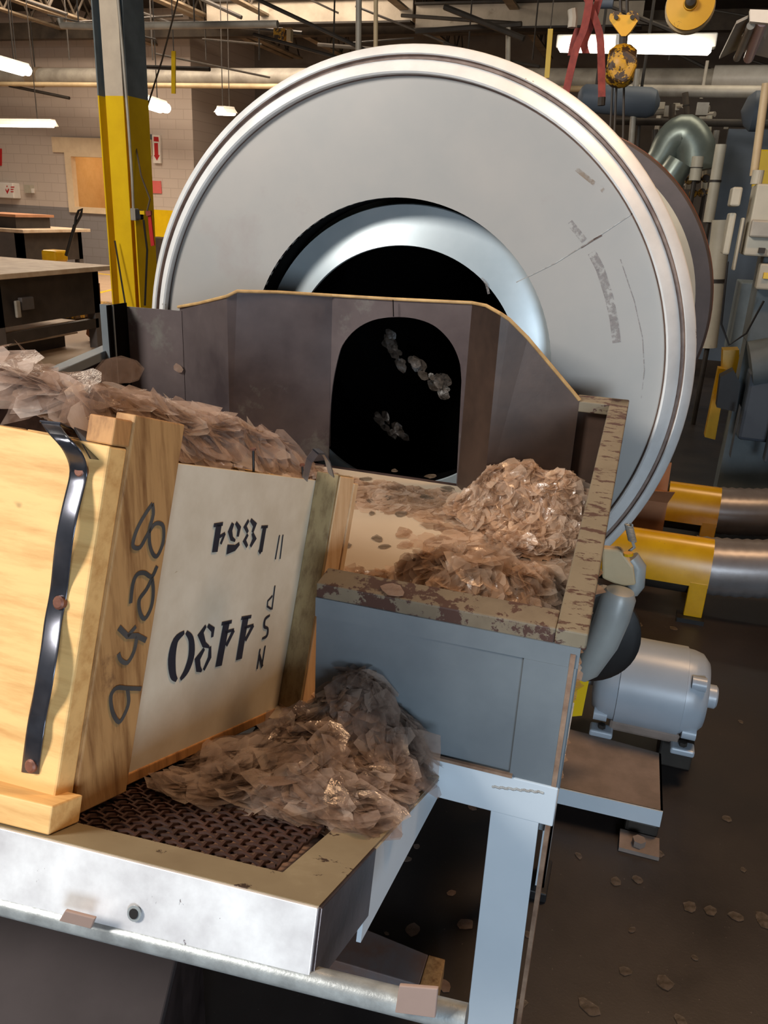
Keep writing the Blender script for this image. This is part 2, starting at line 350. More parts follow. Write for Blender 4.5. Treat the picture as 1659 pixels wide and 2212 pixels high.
joist((430, 30), 4.75, 'steel joist ending left of the long cream beam')
joist((640, 70), 4.7, 'steel joist above the left part of the drum')
joist((700, 160), 4.75, 'steel joist crossing behind the drum crown')
joist((980, 110), 4.75, 'steel joist right of the two thin vertical pipes')
joist((1180, 120), 4.72, 'steel joist behind the red slings')
for i, (yy, zz) in enumerate([(8.2, 4.95), (11, 4.9), (13.3, 4.85), (16.2, 4.6)]):
    o = MB().box((-21, yy - .1, zz), (5.9, yy + .1, zz + .3)).build('cross_beam', 'joist')
    tag(o, ['dark cross beam along the top of the picture', 'dark cross beam second from the viewer', 'dark cross beam third from the viewer', 'dark cross beam nearest the far wall'][i], 'beam', 'cross beams under the roof')
# cream beam facing the viewer
BY = 15.0
for i, (x0, x1, y0, y1) in enumerate([(447, 890, 13, 49), (897, 1385, 16, 56)]):
    a = onY(x0, y1, BY); c = onY(x1, y1 + (6 if i else 2), BY); top = onY(x0, y0, BY).z
    zb = (a.z + c.z) / 2
    o = thing('roof_beam', (a.x, BY, zb), ['cream steel roof beam left of the two thin vertical pipes', 'cream steel roof beam behind the slings and hook block'][i], 'beam')
    MB().box((a.x, BY, zb), (c.x, BY + .06, zb + .34)).build('web', 'beamcream', o)
    MB().box((a.x, BY - .1, zb - .03), (c.x, BY + .16, zb)).build('bottom_flange', 'darksteel', o)
    MB().box((a.x, BY - .1, zb + .34), (c.x, BY + .16, zb + .37)).build('top_flange', 'darksteel', o)
# long pipes
a, c = onY(-60, 166, 16), onY(1720, 176, 14.2)
o = thing('long_pipe', a, 'long thick grey pipe slung under the roof across the hall', 'pipe')
MB().tube([a, c], .17, 20).build('pipe', 'pipegrey', o, smooth=True)
for px in (140, 445):
    p = a.lerp(c, (px + 60) / 1780); d = (c - a).normalized(); MB().tube([p - d * .16, p + d * .16], .19, 20).build('pipe_joint', 'flange', o, smooth=True)
    MB().tube([p + Vector((0, 0, .18)), (p.x, p.y, CZ)], .015, 6).build('hanger_rod', 'darksteel', o)
d0, d1 = onY(1540, 172, 14.3), onY(1720, 172, 14.2); MB().tube([d0, d1], .19, 20).build('pipe_jacket', 'lampwhite', o, smooth=True)
tag(MB().tube([onY(-60, 181, 15.6), onY(1720, 196, 14.0)], .045, 10).build('thin_pipe', 'tanpipe', smooth=True), 'thin tan pipe running just below the long thick grey pipe', 'pipe')
tag(MB().tube([onY(130, 40, 8.6), onY(133, 55, 8.6), onY(205, 57, 8.6), onY(600, 52, 8.6)], .036, 10).build('sprinkler_pipe', 'pipegrey', smooth=True), 'thin grey pipe crossing behind the column top', 'pipe')
for px_ in (170, 420):
    p = onY(px_, 55, 8.6); MB().tube([p, (p.x, p.y, CZ)], .008, 5).build('pipe_hanger', 'darksteel', bpy.data.objects['sprinkler_pipe'])
for (x0, y0, x1, y1, Y, r, m, l) in [(775, -20, 774, 250, 8.5, .03, 'pipegrey', 'thicker of two thin grey pipes hanging above the drum'), (812, -20, 811, 250, 8.5, .022, 'tanpipe', 'thinner tan pipe hanging above the drum'),
        (1098, 60, 1097, 160, 11, .03, 'pipegrey', 'grey drop pipe behind the drum crown, right of centre'), (1376, 150, 1355, 420, 9, .03, 'pipegrey', 'grey drop pipe just right of the hook block'), (1655, 180, 1628, 380, 5.2, .022, 'tanpipe', 'pale conduit dropping into the ivory electrical box'), (1385, 200, 1370, 430, 9.4, .02, 'darksteel', 'dark drop pipe beside the grey drop pipe'),
        (20, 185, 150, 212, 15.5, .03, 'darksteel', 'dark thin conduit on the far wall, left of column')]:
    tag(MB().tube([onY(x0, y0, Y), onY(x1, y1, Y)], r, 10).build('drop_pipe', m, smooth=True), l, 'pipe')
rr = random.Random(5)
bl = []
for i in range(26):   # thin conduits tangled under the roof
    x = rr.uniform(20, 1620); y = rr.uniform(10, 150); Y = rr.uniform(9, 15); dx = rr.uniform(60, 260) * rr.choice((-1, 1)); dy = dx * rr.uniform(-.1, .5)
    bl.append(([onY(x, y, Y), onY(x + dx, y + dy, Y + rr.uniform(-.3, .3))], rr.uniform(.012, .035)))
mb = MB()
for p, r in bl: mb.tube(p, r, 6)
tag(mb.build('roof_conduits', 'darksteel'), 'tangle of dark conduits and rods under the roof', 'conduits', kind='stuff')
for x, Y, l in [(30, 12, 'thin hanger rod dropping near the upper left corner'), (150, 14, 'thin hanger rod dropping left of the yellow column'), (330, 13, 'thin hanger rod dropping right of the column, left of the yellow strip'), (445, 15.2, 'thin hanger rod at the left end of the cream roof beam'), (560, 12, 'thin hanger rod below the cream beam, above the drum rim'),
        (720, 11, 'thin hanger rod left of the two thin vertical pipes'), (1010, 12, 'thin hanger rod above the drum, right of the two vertical pipes'), (1150, 13, 'thin hanger rod left of the yellow strip behind the drum'), (1445, 12, 'thin hanger rod below the yellow cable reel')]:
    p = onY(x, 130, Y)
    tag(MB().tube([p, (p.x, p.y, CZ)], .012, 6).build('hanger_rod', 'darksteel'), l, 'rod')
# hanging yellow strips
for (x0, y0, x1, y1, l) in [(374, 110, 374, 202, 'yellow strip hanging from the roof right of the column'), (1189, 62, 1181, 168, 'yellow strip hanging behind the drum, left of the slings')]:
    a, c = onY(x0, y0, 9.5), onY(x1, y1, 9.5)
    tag(MB().prism([a + Vector((-.025, 0, 0)), a + Vector((.025, 0, 0)), c + Vector((.025, 0, 0)), c + Vector((-.025, 0, 0))], (0, .02, 0)).build('hanging_strip', 'yellow'), l, 'strip'); MB().tube([a + Vector((0, .01, -.02)), (a.x, 9.51, CZ)], .006, 5).build('hanging_wire', 'darksteel', bpy.data.objects['hanging_strip' if x0 < 1000 else 'hanging_strip.001'])
o = thing('junction_box', onY(600, 75, 11), 'small orange box fixed under the cream roof beam', 'junction box')
a = onY(590, 86, 11); MB().box(a, a + Vector((.14, .12, .14))).build('case', 'hoistyellow', o, bevel=.01); MB().box(a + Vector((.19, 0, -.02)), a + Vector((.25, .08, .12))).build('clip', 'tanpipe', o)
# ------------------------------------------------------------------ lamps
def tube_lamp(p, q, lab, hood=.11, tr=.035, off=.03, group='fluorescent lamps', lit=True):
    p, q = Vector(p), Vector(q); d = (q - p).normalized(); s = d.cross(Vector((0, 0, 1))).normalized(); L = (q - p).length
    o = thing('ceiling_lamp', (p + q) / 2, lab, 'lamp', None)
    up = Vector((0, 0, 1)); prof = [(-hood, 0), (-hood * .6, .06), (-.05, .10), (.05, .10), (hood * .6, .06), (hood, 0), (hood * .6, .05), (.05, .085), (-.05, .085), (-hood * .6, .05)]
    A = [p + s * a + up * b for a, b in prof]; MB().prism(A, d * L).build('reflector', 'lampwhite', o)
    for sg in (-1, 1):
        MB().tube([p + s * sg * off + d * .03, q + s * sg * off - d * .03], tr, 12).build('tube', 'tube' if lit else 'tubeoff', o, smooth=True)
    for k in (.2, .8):
        c = p.lerp(q, k) + up * .1; MB().tube([c, (c.x, c.y, CZ)], .008, 5).build('suspension_wire', 'darksteel', o)
    return o
tube_lamp(onY(-55, 122, 10.2), onY(58, 154, 11.2), 'lit tube lamp at the upper left edge, nearest the thick pipe', tr=.07, off=.05)
tube_lamp(onY(280, 210, 10.5), onY(354, 234, 11.8), 'lit tube lamp just right of the yellow column', tr=.07, off=.05)
tube_lamp(onY(-50, 270, 12.5), onY(116, 272, 12.5), 'long thin lit lamp low at the left edge, seen side on', tr=.025, hood=.13)
tube_lamp(onY(476, 243, 13), onY(500, 244, 14.2), 'small lit lamp touching the drum rim at upper left', tr=.045, off=.04)
LR = onY(1204, 100, 7.2), onY(1540, 106, 7.2)
o = thing('ceiling_lamp', LR[0], 'long bright twin tube lamp behind the hook block', 'lamp')
MB().box(LR[0] + Vector((-.02, .06, .0)), LR[1] + Vector((.02, .18, .12))).build('reflector', 'lampwhite', o, bevel=.01)
mid = LR[0].lerp(LR[1], .41)
for a, c in ((LR[0] + Vector((.01, 0, 0)), mid - Vector((.03, 0, 0))), (mid + Vector((.03, 0, 0)), LR[1] - Vector((.01, 0, 0)))):
    MB().tube([a, a.lerp(c, .04), a.lerp(c, .97), c], [.02, .042, .042, .02], 14).build('tube', 'tube', o, smooth=True)
MB().box(mid + Vector((-.03, -.04, -.05)), mid + Vector((.03, .06, .08))).build('tube_holder', 'lampwhite', o)
# big near fixture, upper right
o = thing('ceiling_lamp', onY(1630, 60, 4.4), 'unlit hooded twin tube fixture at the upper right corner', 'lamp')
p0, p1 = onY(1655, 15, 4.2), onY(1585, 128, 4.4)
def q4(a, b, c, d, th, name, m): MB().prism([onY(*a), onY(*b), onY(*c), onY(*d)], th).build(name, m, o)
q4((1615, 40, 4.0), (1590, 52, 4.0), (1553, 128, 4.6), (1592, 108, 4.6), (.0, 0, .012), 'hood_side', 'pipegrey')
q4((1625, 42, 4.0), (1700, 42, 4.0), (1670, 128, 4.6), (1588, 108, 4.6), (0, 0, .012), 'hood_top', 'lampwhite')
MB().tube([onY(1648, 45, 4.0), onY(1617, 126, 4.55)], .022, 12).build('tube', 'tubeoff', o, smooth=True)
MB().tube([onY(1622, 55, 4.0), onY(1592, 126, 4.55)], .016, 12).build('tube', 'pipegrey', o, smooth=True)
q4((1620, 20, 3.95), (1680, 22, 3.95), (1680, 52, 3.95), (1620, 46, 3.95), (0, .04, 0), 'end_cap', 'lampwhite')
# ------------------------------------------------------------------ hoist gear
HY = 4.6
o = thing('hook_block', onY(1345, 140, HY), 'oily yellow crane hook block hanging above the drum', 'hook block')
def pY(pts, Y): return [onY(x, y, Y) for x, y in pts]
def cr_(P, n=4):
    out = []
    for i in range(len(P) - 1):
        p0, p1, p2, p3 = P[max(i - 1, 0)], P[i], P[i + 1], P[min(i + 2, len(P) - 1)]
        for k in range(n):
            t = k / n; out.append(tuple(.5 * (2 * b_ + (c_ - a_) * t + (2 * a_ - 5 * b_ + 4 * c_ - d_) * t * t + (3 * b_ - a_ - 3 * c_ + d_) * t ** 3) for a_, b_, c_, d_ in zip(p0, p1, p2, p3)))
    return out + [P[-1]]
def circ(c, r, n=20): return [(c[0] + r * math.cos(2 * math.pi * k / n), c[1] + r * math.sin(2 * math.pi * k / n)) for k in range(n)]
MB().prism(pY(circ((1331, 38), 15), HY), (0, .03, 0)).build('cheek_lobe', 'hoistyellow', o)
MB().prism(pY(circ((1366, 38), 15), HY), (0, .03, 0)).build('cheek_lobe', 'hoistyellow', o)
MB().prism(pY([(1318, 45), (1331, 32), (1366, 32), (1378, 45), (1362, 68), (1352, 78), (1342, 78), (1332, 64)], HY - .003), (0, .036, 0)).build('cheek_plate', 'reel', o)
for c in ((1331, 37), (1366, 37)): MB().prism(pY(circ(c, 5), HY - .02), (0, .02, 0)).build('bolt', 'darksteel', o)
MB().tube(pY([(1347, 74), (1346, 95), (1343, 108)], HY + .02), .02, 8).build('swivel', 'darksteel', o, smooth=True)
bd = MB(); c = onY(1342, 143, HY)
bd.lathe([(0.001, -.07), (.07, -.065), (.092, -.035), (.098, 0), (.092, .035), (.07, .065), (.001, .07)], c, 'X', 24); bd.build('pulley_housing', 'hoistyellow', o, smooth=True)
MB().prism(pY([(1325, 108), (1352, 106), (1376, 122), (1378, 136), (1362, 170), (1345, 182), (1322, 172), (1312, 150)], HY - .09), (0, .04, 0)).build('side_guard', 'hoistyellow', o, bevel=.012)
for dx in (-4, 4, 20): MB().tube(pY([(1328 + dx, 175), (1322 + dx * 1.2, 300)], HY + .1), .006, 6).build('hoist_chain', 'darksteel', o)
for dx in (0, 14): MB().tube(pY([(1340 + dx, -20), (1341 + dx, 30)], HY + .02), .008, 6).build('hoist_rope', 'darksteel', o)
sl = thing('lifting_sling', onY(1262, 20, 5.0), 'faded red webbing slings hanging beside the hook block', 'sling')
for si, pts in enumerate(([(1275, -10), (1262, 60), (1243, 110), (1222, 200)], [(1265, -10), (1285, 40), (1297, 90), (1300, 215)], [(1296, -10), (1280, 45), (1262, 90), (1266, 115)], [(1250, 60), (1240, 90), (1234, 120)])):
    m = MB(); P3 = pY(cr_(pts), 5.0 + .03 * si)
    for i in range(len(P3) - 1):
        u, v = P3[i], P3[i + 1]; s = Vector((.02, 0, 0)); m.prism([u - s, u + s, v + s, v - s], (0, .008, 0))
    m.build('strap', 'red', sl)
MB().tube(pY([(1236, 20), (1238, 40), (1236, 60)], 5.0), .025, 8).build('shackle', 'pipegrey', sl, smooth=True)
MB().tube(pY([(1300, 210), (1299, 228)], 5.0), .02, 8).build('sling_tip', 'darksteel', sl)
o = thing('cable_reel', onY(1492, 5, 5.2), 'yellow round cable reel hanging at the top edge', 'reel')
c = onY(1492, 5, 5.2); rad = (onY(1545, 5, 5.2) - c).length
MB().lathe([(.001, 0), (rad * .28, 0), (rad * .3, .02), (rad, .03), (rad, .05), (.001, .06)], c, 'Y', 40).build('disc', 'reel', o, smooth=True)
MB().lathe([(.001, -.05), (rad * .2, -.04), (rad * .25, 0)], c, 'Y', 24).build('hub', 'darksteel', o, smooth=True)
MB().lathe([(rad * .8, .06), (rad * 1.05, .09), (rad * 1.05, .13), (.001, .14)], c, 'Y', 40).build('back_disc', 'tanpipe', o, smooth=True)
tag(MB().tube([onY(1295, 6, 5.3), onY(1325, 6, 5.3)], .03, 10).build('air_fitting', 'bluepanel', smooth=True), 'small blue grey fitting at the top edge left of the reel', 'fitting')
# ------------------------------------------------------------------ left background
def bar(a, b, w, d=None): # vertical box between pixels, helper for boxes at depth
    return
KY = 6.5
k0, k1 = onY(213, 205, KY).x, onY(279, 205, KY).x; zy = onY(245, 207, KY).z
o = thing('steel_column', ((k0 + k1) / 2, KY, 0), 'tall steel I-column painted yellow below and cream above', 'column')
fw = k1 - k0
def ibeam(z0, z1, mf, ms, nm):
    # flange facing viewer in the middle, two recessed side faces
    MB().box((k0 + fw * .22, KY, z0), (k1 - fw * .2, KY + .012, z1)).build(nm + '_face', mf, o)
    MB().box((k0, KY - .015, z0), (k0 + .012, KY + .28, z1)).build(nm + '_flange', ms, o)
    MB().box((k1 - .012, KY - .015, z0), (k1, KY + .28, z1)).build(nm + '_flange', ms, o)
    MB().box((k0 + .012, KY + .1, z0), (k1 - .012, KY + .12, z1)).build(nm + '_web', ms, o)
ibeam(0, zy, 'yellow', 'yellow', 'lower'); ibeam(zy, CZ, 'colgrey', 'colblue', 'upper')
cnd = thing('conduit', onY(268, 200, KY - .1), 'grey conduit with outlet box fixed on the yellow column', 'conduit')
MB().tube([onY(254, -10, KY - .06), onY(264, 100, KY - .06), onY(276, 250, KY - .06), onY(285, 380, KY - .06), onY(288, 450, KY - .06)], .012, 8).build('pipe', 'pipegrey', cnd, smooth=True)
a = onY(282, 476, KY - .1); MB().box(a, a + Vector((.05, .06, .1))).build('outlet_box', 'pipegrey', cnd, bevel=.006)
a = onY(293, 474, KY - .1); MB().box(a, a + Vector((.05, .05, .08))).build('plug', 'rubber', cnd, bevel=.006)
a = onY(302, 463, KY - .1); MB().box(a, a + Vector((.045, .05, .03))).build('plug_clip', 'yellow', cnd)
tag(MB().tube([onY(384, 0, 8), onY(350, 130, 7.6), onY(312, 250, 7), onY(292, 310, 6.6), onY(305, 380, 6.4), onY(324, 430, 6.3), onY(318, 455, 6.3)], .008, 6).build('sagging_cable', 'cord', smooth=True), 'thin brown cord sagging from roof past the yellow column', 'cord')
tag(MB().tube([onY(310, 475, 6.3), onY(318, 540, 6.3), onY(313, 660, 6.3)], .009, 6).build('power_cord', 'rubber', smooth=True), 'black cord hanging below the outlet on the column', 'cord')
o = thing('pull_strap', onY(322, 470, 6.3), 'red strap hanging beside the column outlet', 'strap')
MB().prism(pY([(319, 462), (325, 462), (333, 530), (326, 532), (322, 500)], 6.28), (0, .012, 0)).build('strap', 'signred', o); MB().prism(pY([(314, 456), (325, 455), (326, 465), (316, 467)], 6.26), (0, .02, 0)).build('hook', 'red', o)
tag(MB().tube([onY(248, 520, 6.42), onY(272, 665, 6.35), onY(283, 735, 6.3), (onY(288, 760, 6.25).x, 6.25, .0)], .008, 6).build('leaning_rod', 'darksteel'), 'thin dark rod leaning on the yellow column', 'rod')
a = onY(306, 512, 15.5); c = onY(330, 600, 15.5)
tag(MB().box((a.x, 15.5, 0), (c.x + .8, 16.1, a.z)).build('brown_cabinet', 'deskdark'), 'dark brown cabinet behind column beside the yellow wall panel', 'cabinet')
# signs
o = thing('extinguisher_sign', onY(337, 322, WY), 'white vertical sign with a red arrow on far wall', 'sign')
def wq(pts, Y, th, nm, m, par): return MB().prism(pY(pts, Y), (0, th, 0)).build(nm, m, par)
wq([(328, 291), (345, 292), (347, 353), (331, 352)], WY - .08, .06, 'sign_board', 'signwhite', o)
wq([(332, 295), (342, 296), (343, 306), (332, 305)], WY - .085, .004, 'sign_letters', 'signred', o)
wq([(333, 309), (341, 309), (342, 335), (345, 335), (339, 347), (332, 335), (334, 335)], WY - .085, .004, 'sign_arrow', 'signred', o)
tag(wq([(307, 289), (327, 290), (327, 304), (308, 303)], WY - .03, .02, 'green_plate', M['bluepanel'], None), 'small grey green plate left of the arrow sign', 'plate')
tag(wq([(320, 390), (347, 391), (349, 418), (322, 417)], WY - .03, .02, 'red_notice', 'signpink', None), 'small faded red notice below the arrow sign', 'sign')
tag(wq([(-12, 320), (3, 321), (3, 358), (-10, 357)], WY - .03, .02, 'red_notice', 'signred', None), 'red edged sign cut off by the left edge', 'sign')
o = thing('alarm_cabinet', onY(25, 410, WY), 'white wall box with a small red emblem and words', 'wall box')
a, c = onY(3, 427, WY), onY(43, 396, WY); MB().box((a.x, WY - .25, a.z), (c.x, WY - .003, c.z)).build('case', 'signwhite', o, bevel=.02)
F2 = WY - .256
wq([(12, 407), (15, 413), (18, 407), (20, 409), (16, 419), (12, 411)], F2, .004, 'emblem', 'signred', o); wq([(14, 401), (16, 401), (16, 404), (14, 404)], F2, .004, 'emblem_dot', 'signred', o)
for yy, xe in ((403, 31), (408, 29), (413, 29)): wq([(23, yy), (xe, yy), (xe, yy + 2.2), (23, yy + 2.2)], F2, .004, 'red_words', 'signred', o)
o = thing('wall_switch', onY(68, 408, WY), 'small cream switch box right of the white wall box', 'switch')
a, c = onY(60, 417, WY), onY(73, 400, WY); MB().box((a.x, WY - .12, a.z), (c.x, WY - .003, c.z)).build('case', 'ivory', o); wq([(67, 407), (73, 407), (73, 417), (68, 417)], WY - .15, .03, 'knob', 'signwhite', o)
# benches
def bench(x0, x1, y0, y1, z, lab, nm='workbench', drop=.5):
    o = thing(nm, ((x0 + x1) / 2, (y0 + y1) / 2, 0), lab, 'workbench')
    MB().box((x0 - .05, y0 - .05, z - .05), (x1 + .12, y1 + .1, z)).build('bench_top', 'boardtop', o, bevel=.006)
    MB().box((x1 - .04, y0, z - drop), (x1, y1, z - .05)).build('side_panel', 'deskdark', o)
    MB().box((x0, y0, z - drop), (x1 - .04, y0 + .04, z - .05)).build('front_panel', 'deskgrey', o)
    MB().box((x1 - .06, y0 + .1, z - drop - .16), (x1, y1 - .05, z - drop - .06)).build('lower_rail', 'deskdark', o)
    for (xx, yy) in ((x1 - .1, y0), (x1 - .1, y1 - .1), (x0, y0), (x0, y1 - .1)): MB().box((xx, yy, 0), (xx + .1, yy + .1, z - drop if xx < x1 - .2 else z - .06)).build('leg', 'deskgrey', o)
    return o
bo = bench(-8.5, -5.75, 6.15, 7.7, .88, 'dark workbench with a board top at the left edge')
a = onY(45, 655, 6.1); MB().box((-5.75, 6.45, .52), (-5.70, 6.62, .64)).build('socket_box', 'deskgrey', bo, bevel=.01); MB().box((-5.72, 6.36, .46), (-5.69, 6.42, .62)).build('socket_handle', 'pipegrey', bo, bevel=.01)
a = onZ(110, 712, .12); 
o = MB()
for i in range(6): o.box((-7.6 + rr.uniform(-.1, .1), 6.5, .15 + i * .025), (-6.0 + rr.uniform(-.1, .2), 7.6 + rr.uniform(-.1, .1), .165 + i * .025))
tag(o.build('scrap_sheets', 'boardtop'), 'pile of scrap boards stored under the left workbench', 'boards', kind='stuff')
tag(MB().box((-7.4, 6.55, .0), (-6.1, 7.5, .14)).build('storage_pallet', 'deskdark'), 'dark low pallet under the left workbench', 'pallet')
a = onY(190, 700, 7.9); 
o = thing('cardboard_sheet', onZ(200, 740, 0), 'folded brown cardboard sheet leaning behind the bench end', 'cardboard')
wq([(180, 655), (205, 615), (212, 612), (216, 700), (190, 690)], 8.0, .03, 'upper_flap', 'cardboard', o); wq([(190, 688), (217, 690), (219, 755), (186, 722)], 7.95, .03, 'lower_flap', 'cardboard', o)
b2 = bench(onY(-200, 500, 11).x, onY(51, 500, 11).x, 10.9, 12.4, onY(50, 496, 10.9).z, 'second workbench farther back at the left edge')
o = thing('tool_chest', (onY(0, 485, 11.2).x, 11.3, onY(50, 496, 10.9).z), 'dark box with a board lid on the farther bench', 'box')
zz = onY(50, 496, 10.9).z; xx = onY(34, 480, 11.1).x
MB().box((xx - .9, 11.1, zz), (xx, 11.9, zz + .17)).build('case', 'deskdark', o); MB().box((xx - .95, 11.05, zz + .17), (xx + .05, 11.95, zz + .21)).build('lid', 'cardboard', o)
# pallet jack
JY = 9.3
o = thing('pallet_jack', onZ(130, 600, 0), 'pallet jack with a tall black handle behind the bench', 'pallet jack')
MB().tube(pY([(143, 552), (150, 528), (162, 485)], JY), .022, 8).build('handle_shaft', 'rubber', o, smooth=True)
MB().tube(pY([(162, 487), (164, 470), (170, 455), (177, 451), (175, 465), (168, 478), (163, 486)], JY), .016, 8).build('handle_grip', 'rubber', o, smooth=True)
p = onY(115, 545, JY); MB().box((p.x - .12, JY - .1, p.z - .12), (p.x + .12, JY + .15, p.z + .03)).build('pump_body', 'yellow2', o, bevel=.03)
MB().box((p.x - .2, JY - .1, .02), (p.x + .35, JY + 1.2, .1)).build('fork', 'hoistyellow', o)
MB().tube([(p.x, JY, .1), (p.x, JY, p.z - .1)], .05, 10).build('mast', 'hoistyellow', o)
# ------------------------------------------------------------------ right background
o = thing('storage_tank', onY(1335, 215, 9), 'grey horizontal tank hanging behind the hook block', 'tank')
a, c = onY(1262, 212, 9), onY(1402, 222, 9)
MB().tube([a - Vector((.06, 0, 0)), a - Vector((.03, 0, 0)), a, c, c + Vector((.06, 0, 0)), c + Vector((.1, 0, 0))], [.05, .1, .125, .135, .11, .03], 24).build('shell', 'bluepanel', o, smooth=True)
for k in (.15, .85):
    p = a.lerp(c, k); MB().tube([p + Vector((0, .1, .1)), (p.x, p.y + .1, CZ)], .015, 6).build('hanger', 'darksteel', o)
tag(MB().tube([onY(1330, 262, 9.5), onY(1720, 268, 8.6)], .035, 10).build('cross_pipe', 'darksteel', smooth=True), 'dark horizontal pipe below the grey tank', 'pipe')
tag(MB().tube([onY(1310, 195, 10), onY(1720, 200, 9.5)], .06, 10).build('cross_pipe', 'pipegrey', smooth=True), 'grey horizontal pipe above the clutter of valves', 'pipe')
o = thing('duct_elbow', onY(1440, 320, 8.5), 'shiny curved air duct behind the drum on the right', 'duct')
MB().tube(pY(cr_([(1395, 375), (1425, 345), (1450, 305), (1478, 292), (1500, 320), (1505, 370)]), 8.6), [.10 + .08 * min(1, k / 12) for k in range(21)], 24).build('bend', 'ductmetal', o, smooth=True)
MB().tube(pY([(1440, 420), (1450, 380), (1470, 350)], 8.3), [.12, .13, .12], 20).build('branch', 'ductmetal', o, smooth=True)
a, c = onY(1575, 278, 9.6), onY(1645, 278, 9.6)
tag(MB().box((a.x, 9.6, .2), (c.x + .4, 9.75, a.z)).build('partition_sheet', 'bluepanel'), 'tall blue grey panel behind the ivory cabinet', 'panel')
tag(MB().lathe([(.001, 0), (.12, .04), (.17, .1), (.17, .16), (.001, .16)], onY(1600, 240, 8.8), 'X', 24).build('blower_housing', 'bluepanel', smooth=True), 'round blue grey housing above the blue grey panel', 'blower')
for (x0, y0, x1, y1, Y, r, l) in [(1558, 312, 1530, 480, 8, .045, 'tall white insulated pipe left of the ivory cabinet'), (1508, 338, 1500, 390, 8.2, .05, 'short white pipe section behind the drum band'), (1560, 475, 1528, 750, 7.2, .075, 'thick ivory pipe standing beside the cabinet'),
        (1415, 280, 1412, 420, 9.2, .03, 'dark riser pipe left among the valves'), (1452, 225, 1448, 300, 9.2, .03, 'brown riser pipe below the thick pipe'), (1532, 250, 1520, 420, 9.3, .03, 'dark riser pipe beside the white pipe'), (1480, 200, 1484, 260, 9.3, .03, 'rusty short riser right of the tank')]:
    m = 'ivory' if 'white' in l or 'ivory' in l else ('joist' if 'brown' in l or 'rusty' in l else 'darksteel')
    o = thing('riser_pipe', onY(x1, y1, Y), l, 'pipe')
    a, c = onY(x0, y0, Y), onY(x1, y1, Y); MB().tube([a, c], r, 14).build('pipe', m, o, smooth=True)
    MB().tube([c, (c.x, c.y, 0)], .02, 8).build('lower_riser', 'darksteel', o)
    p = a.lerp(c, .45); MB().tube([p, p.lerp(c, .05)], r * 1.15, 14).build('collar', 'darksteel', o, smooth=True)
mb = MB()
for i in range(34):
    x = rr.uniform(1385, 1570); y = rr.uniform(200, 470); Y = rr.uniform(9, 10.5); s = rr.uniform(.02, .06)
    p = onY(x, y, Y)
    if rr.random() < .5: mb.tube([p, p + Vector((rr.uniform(-.3, .3), rr.uniform(-.1, .1), 0))], s * .6, 8)
    else: mb.tube([p, p + Vector((0, 0, rr.uniform(-.4, .4)))], s * .6, 8)
    if i % 3 == 0: mb.box(p - Vector((s, s, s)), p + Vector((s, s, s)))
tag(mb.build('valve_cluster', 'pipegrey'), 'crowded valves and fittings behind the drum on the right', 'valves', kind='stuff')
mb = MB()
for i in range(8):
    p = onY(1480 + i * 9, 360 + (i * 29 % 60), 8.8); mb.lathe([(.001, 0), (.035, 0), (.04, .03), (.001, .04)], p, 'Y', 12)
tag(mb.build('valve_wheels', 'hoistyellow'), 'small brassy valve wheels above the dark drum band', 'valves', kind='stuff')
# ivory electrical cabinet
EY = 5.0
o = thing('electrical_cabinet', onY(1640, 740, EY) , 'ivory electrical cabinet with levers at the right edge', 'cabinet')
def bx(x0, y0, x1, y1, Y, d, nm, m, par, bev=.01):
    a, c = onY(x0, y1, Y), onY(x1, y0, Y); return MB().box((a.x, Y, a.z), (c.x, Y + d, c.z)).build(nm, m, par, bevel=bev)
bx(1606, 400, 1740, 552, EY, .3, 'upper_box', 'ivory', o); bx(1576, 404, 1606, 445, EY + .05, .2, 'side_box', 'ivory', o); bx(1560, 460, 1592, 550, EY + .1, .2, 'tall_box', 'ivory', o)
bx(1588, 470, 1604, 585, EY + .02, .1, 'lever_housing', 'ivory', o); bx(1618, 480, 1740, 512, EY - .05, .05, 'recess', 'pipegrey', o); bx(1638, 536, 1654, 547, EY - .03, .03, 'nameplate', 'darksteel', o, .001)
bx(1612, 560, 1740, 740, EY + .12, .3, 'lower_box', 'colblue', o); bx(1632, 575, 1740, 625, EY + .02, .1, 'starter_box', 'ivory', o); bx(1648, 590, 1665, 602, EY, .02, 'warning_plate', 'yellow', o, .001)
MB().lathe([(.001, 0), (.03, 0), (.03, .07), (.001, .07)], onY(1633, 398, EY + .1), 'Z', 16).build('conduit_hub', 'ivory', o)
MB().tube(pY([(1572, 565), (1558, 700), (1575, 745), (1612, 720), (1650, 650)], EY - .03), .006, 6).build('cable', 'rubber', o, smooth=True)
MB().box((onY(1620, 700, EY + .2).x, EY + .2, 0), (onY(1740, 700, EY + .2).x, EY + .4, 1.0)).build('stand', 'colblue', o)
bx(1572, 620, 1740, 765, 7.6, .5, 'cab', 'colblue', None); o2 = bpy.context.scene.objects[-1]
o = [x for x in COL.objects if x.name == 'cab'][0]; o.name = 'machine_cabinet'; tag(o, 'large dim grey green machine body behind the ivory cabinet', 'machine')
tag(bx(1625, 325, 1740, 405, 7.4, .1, 'yellow_board', 'yellow', None), 'dim yellow panel above the ivory cabinet', 'panel')  # plain yellow panel, carries no warning text
o = thing('yellow_bollard', onZ(1560, 960, 0), 'yellow bent guard post right of the drum', 'guard post')
a = onY(1580, 760, 5.5); wq([(1562, 757), (1597, 756), (1596, 806), (1560, 802)], 5.5, .15, 'post_head', 'yellow2', o); wq([(1552, 796), (1572, 798), (1545, 950), (1522, 944)], 5.45, .1, 'post_leg', 'yellow2', o)
o = thing('floor_machine', onZ(1630, 1000, 0), 'dark blue grey pump machine at the right edge', 'machine')
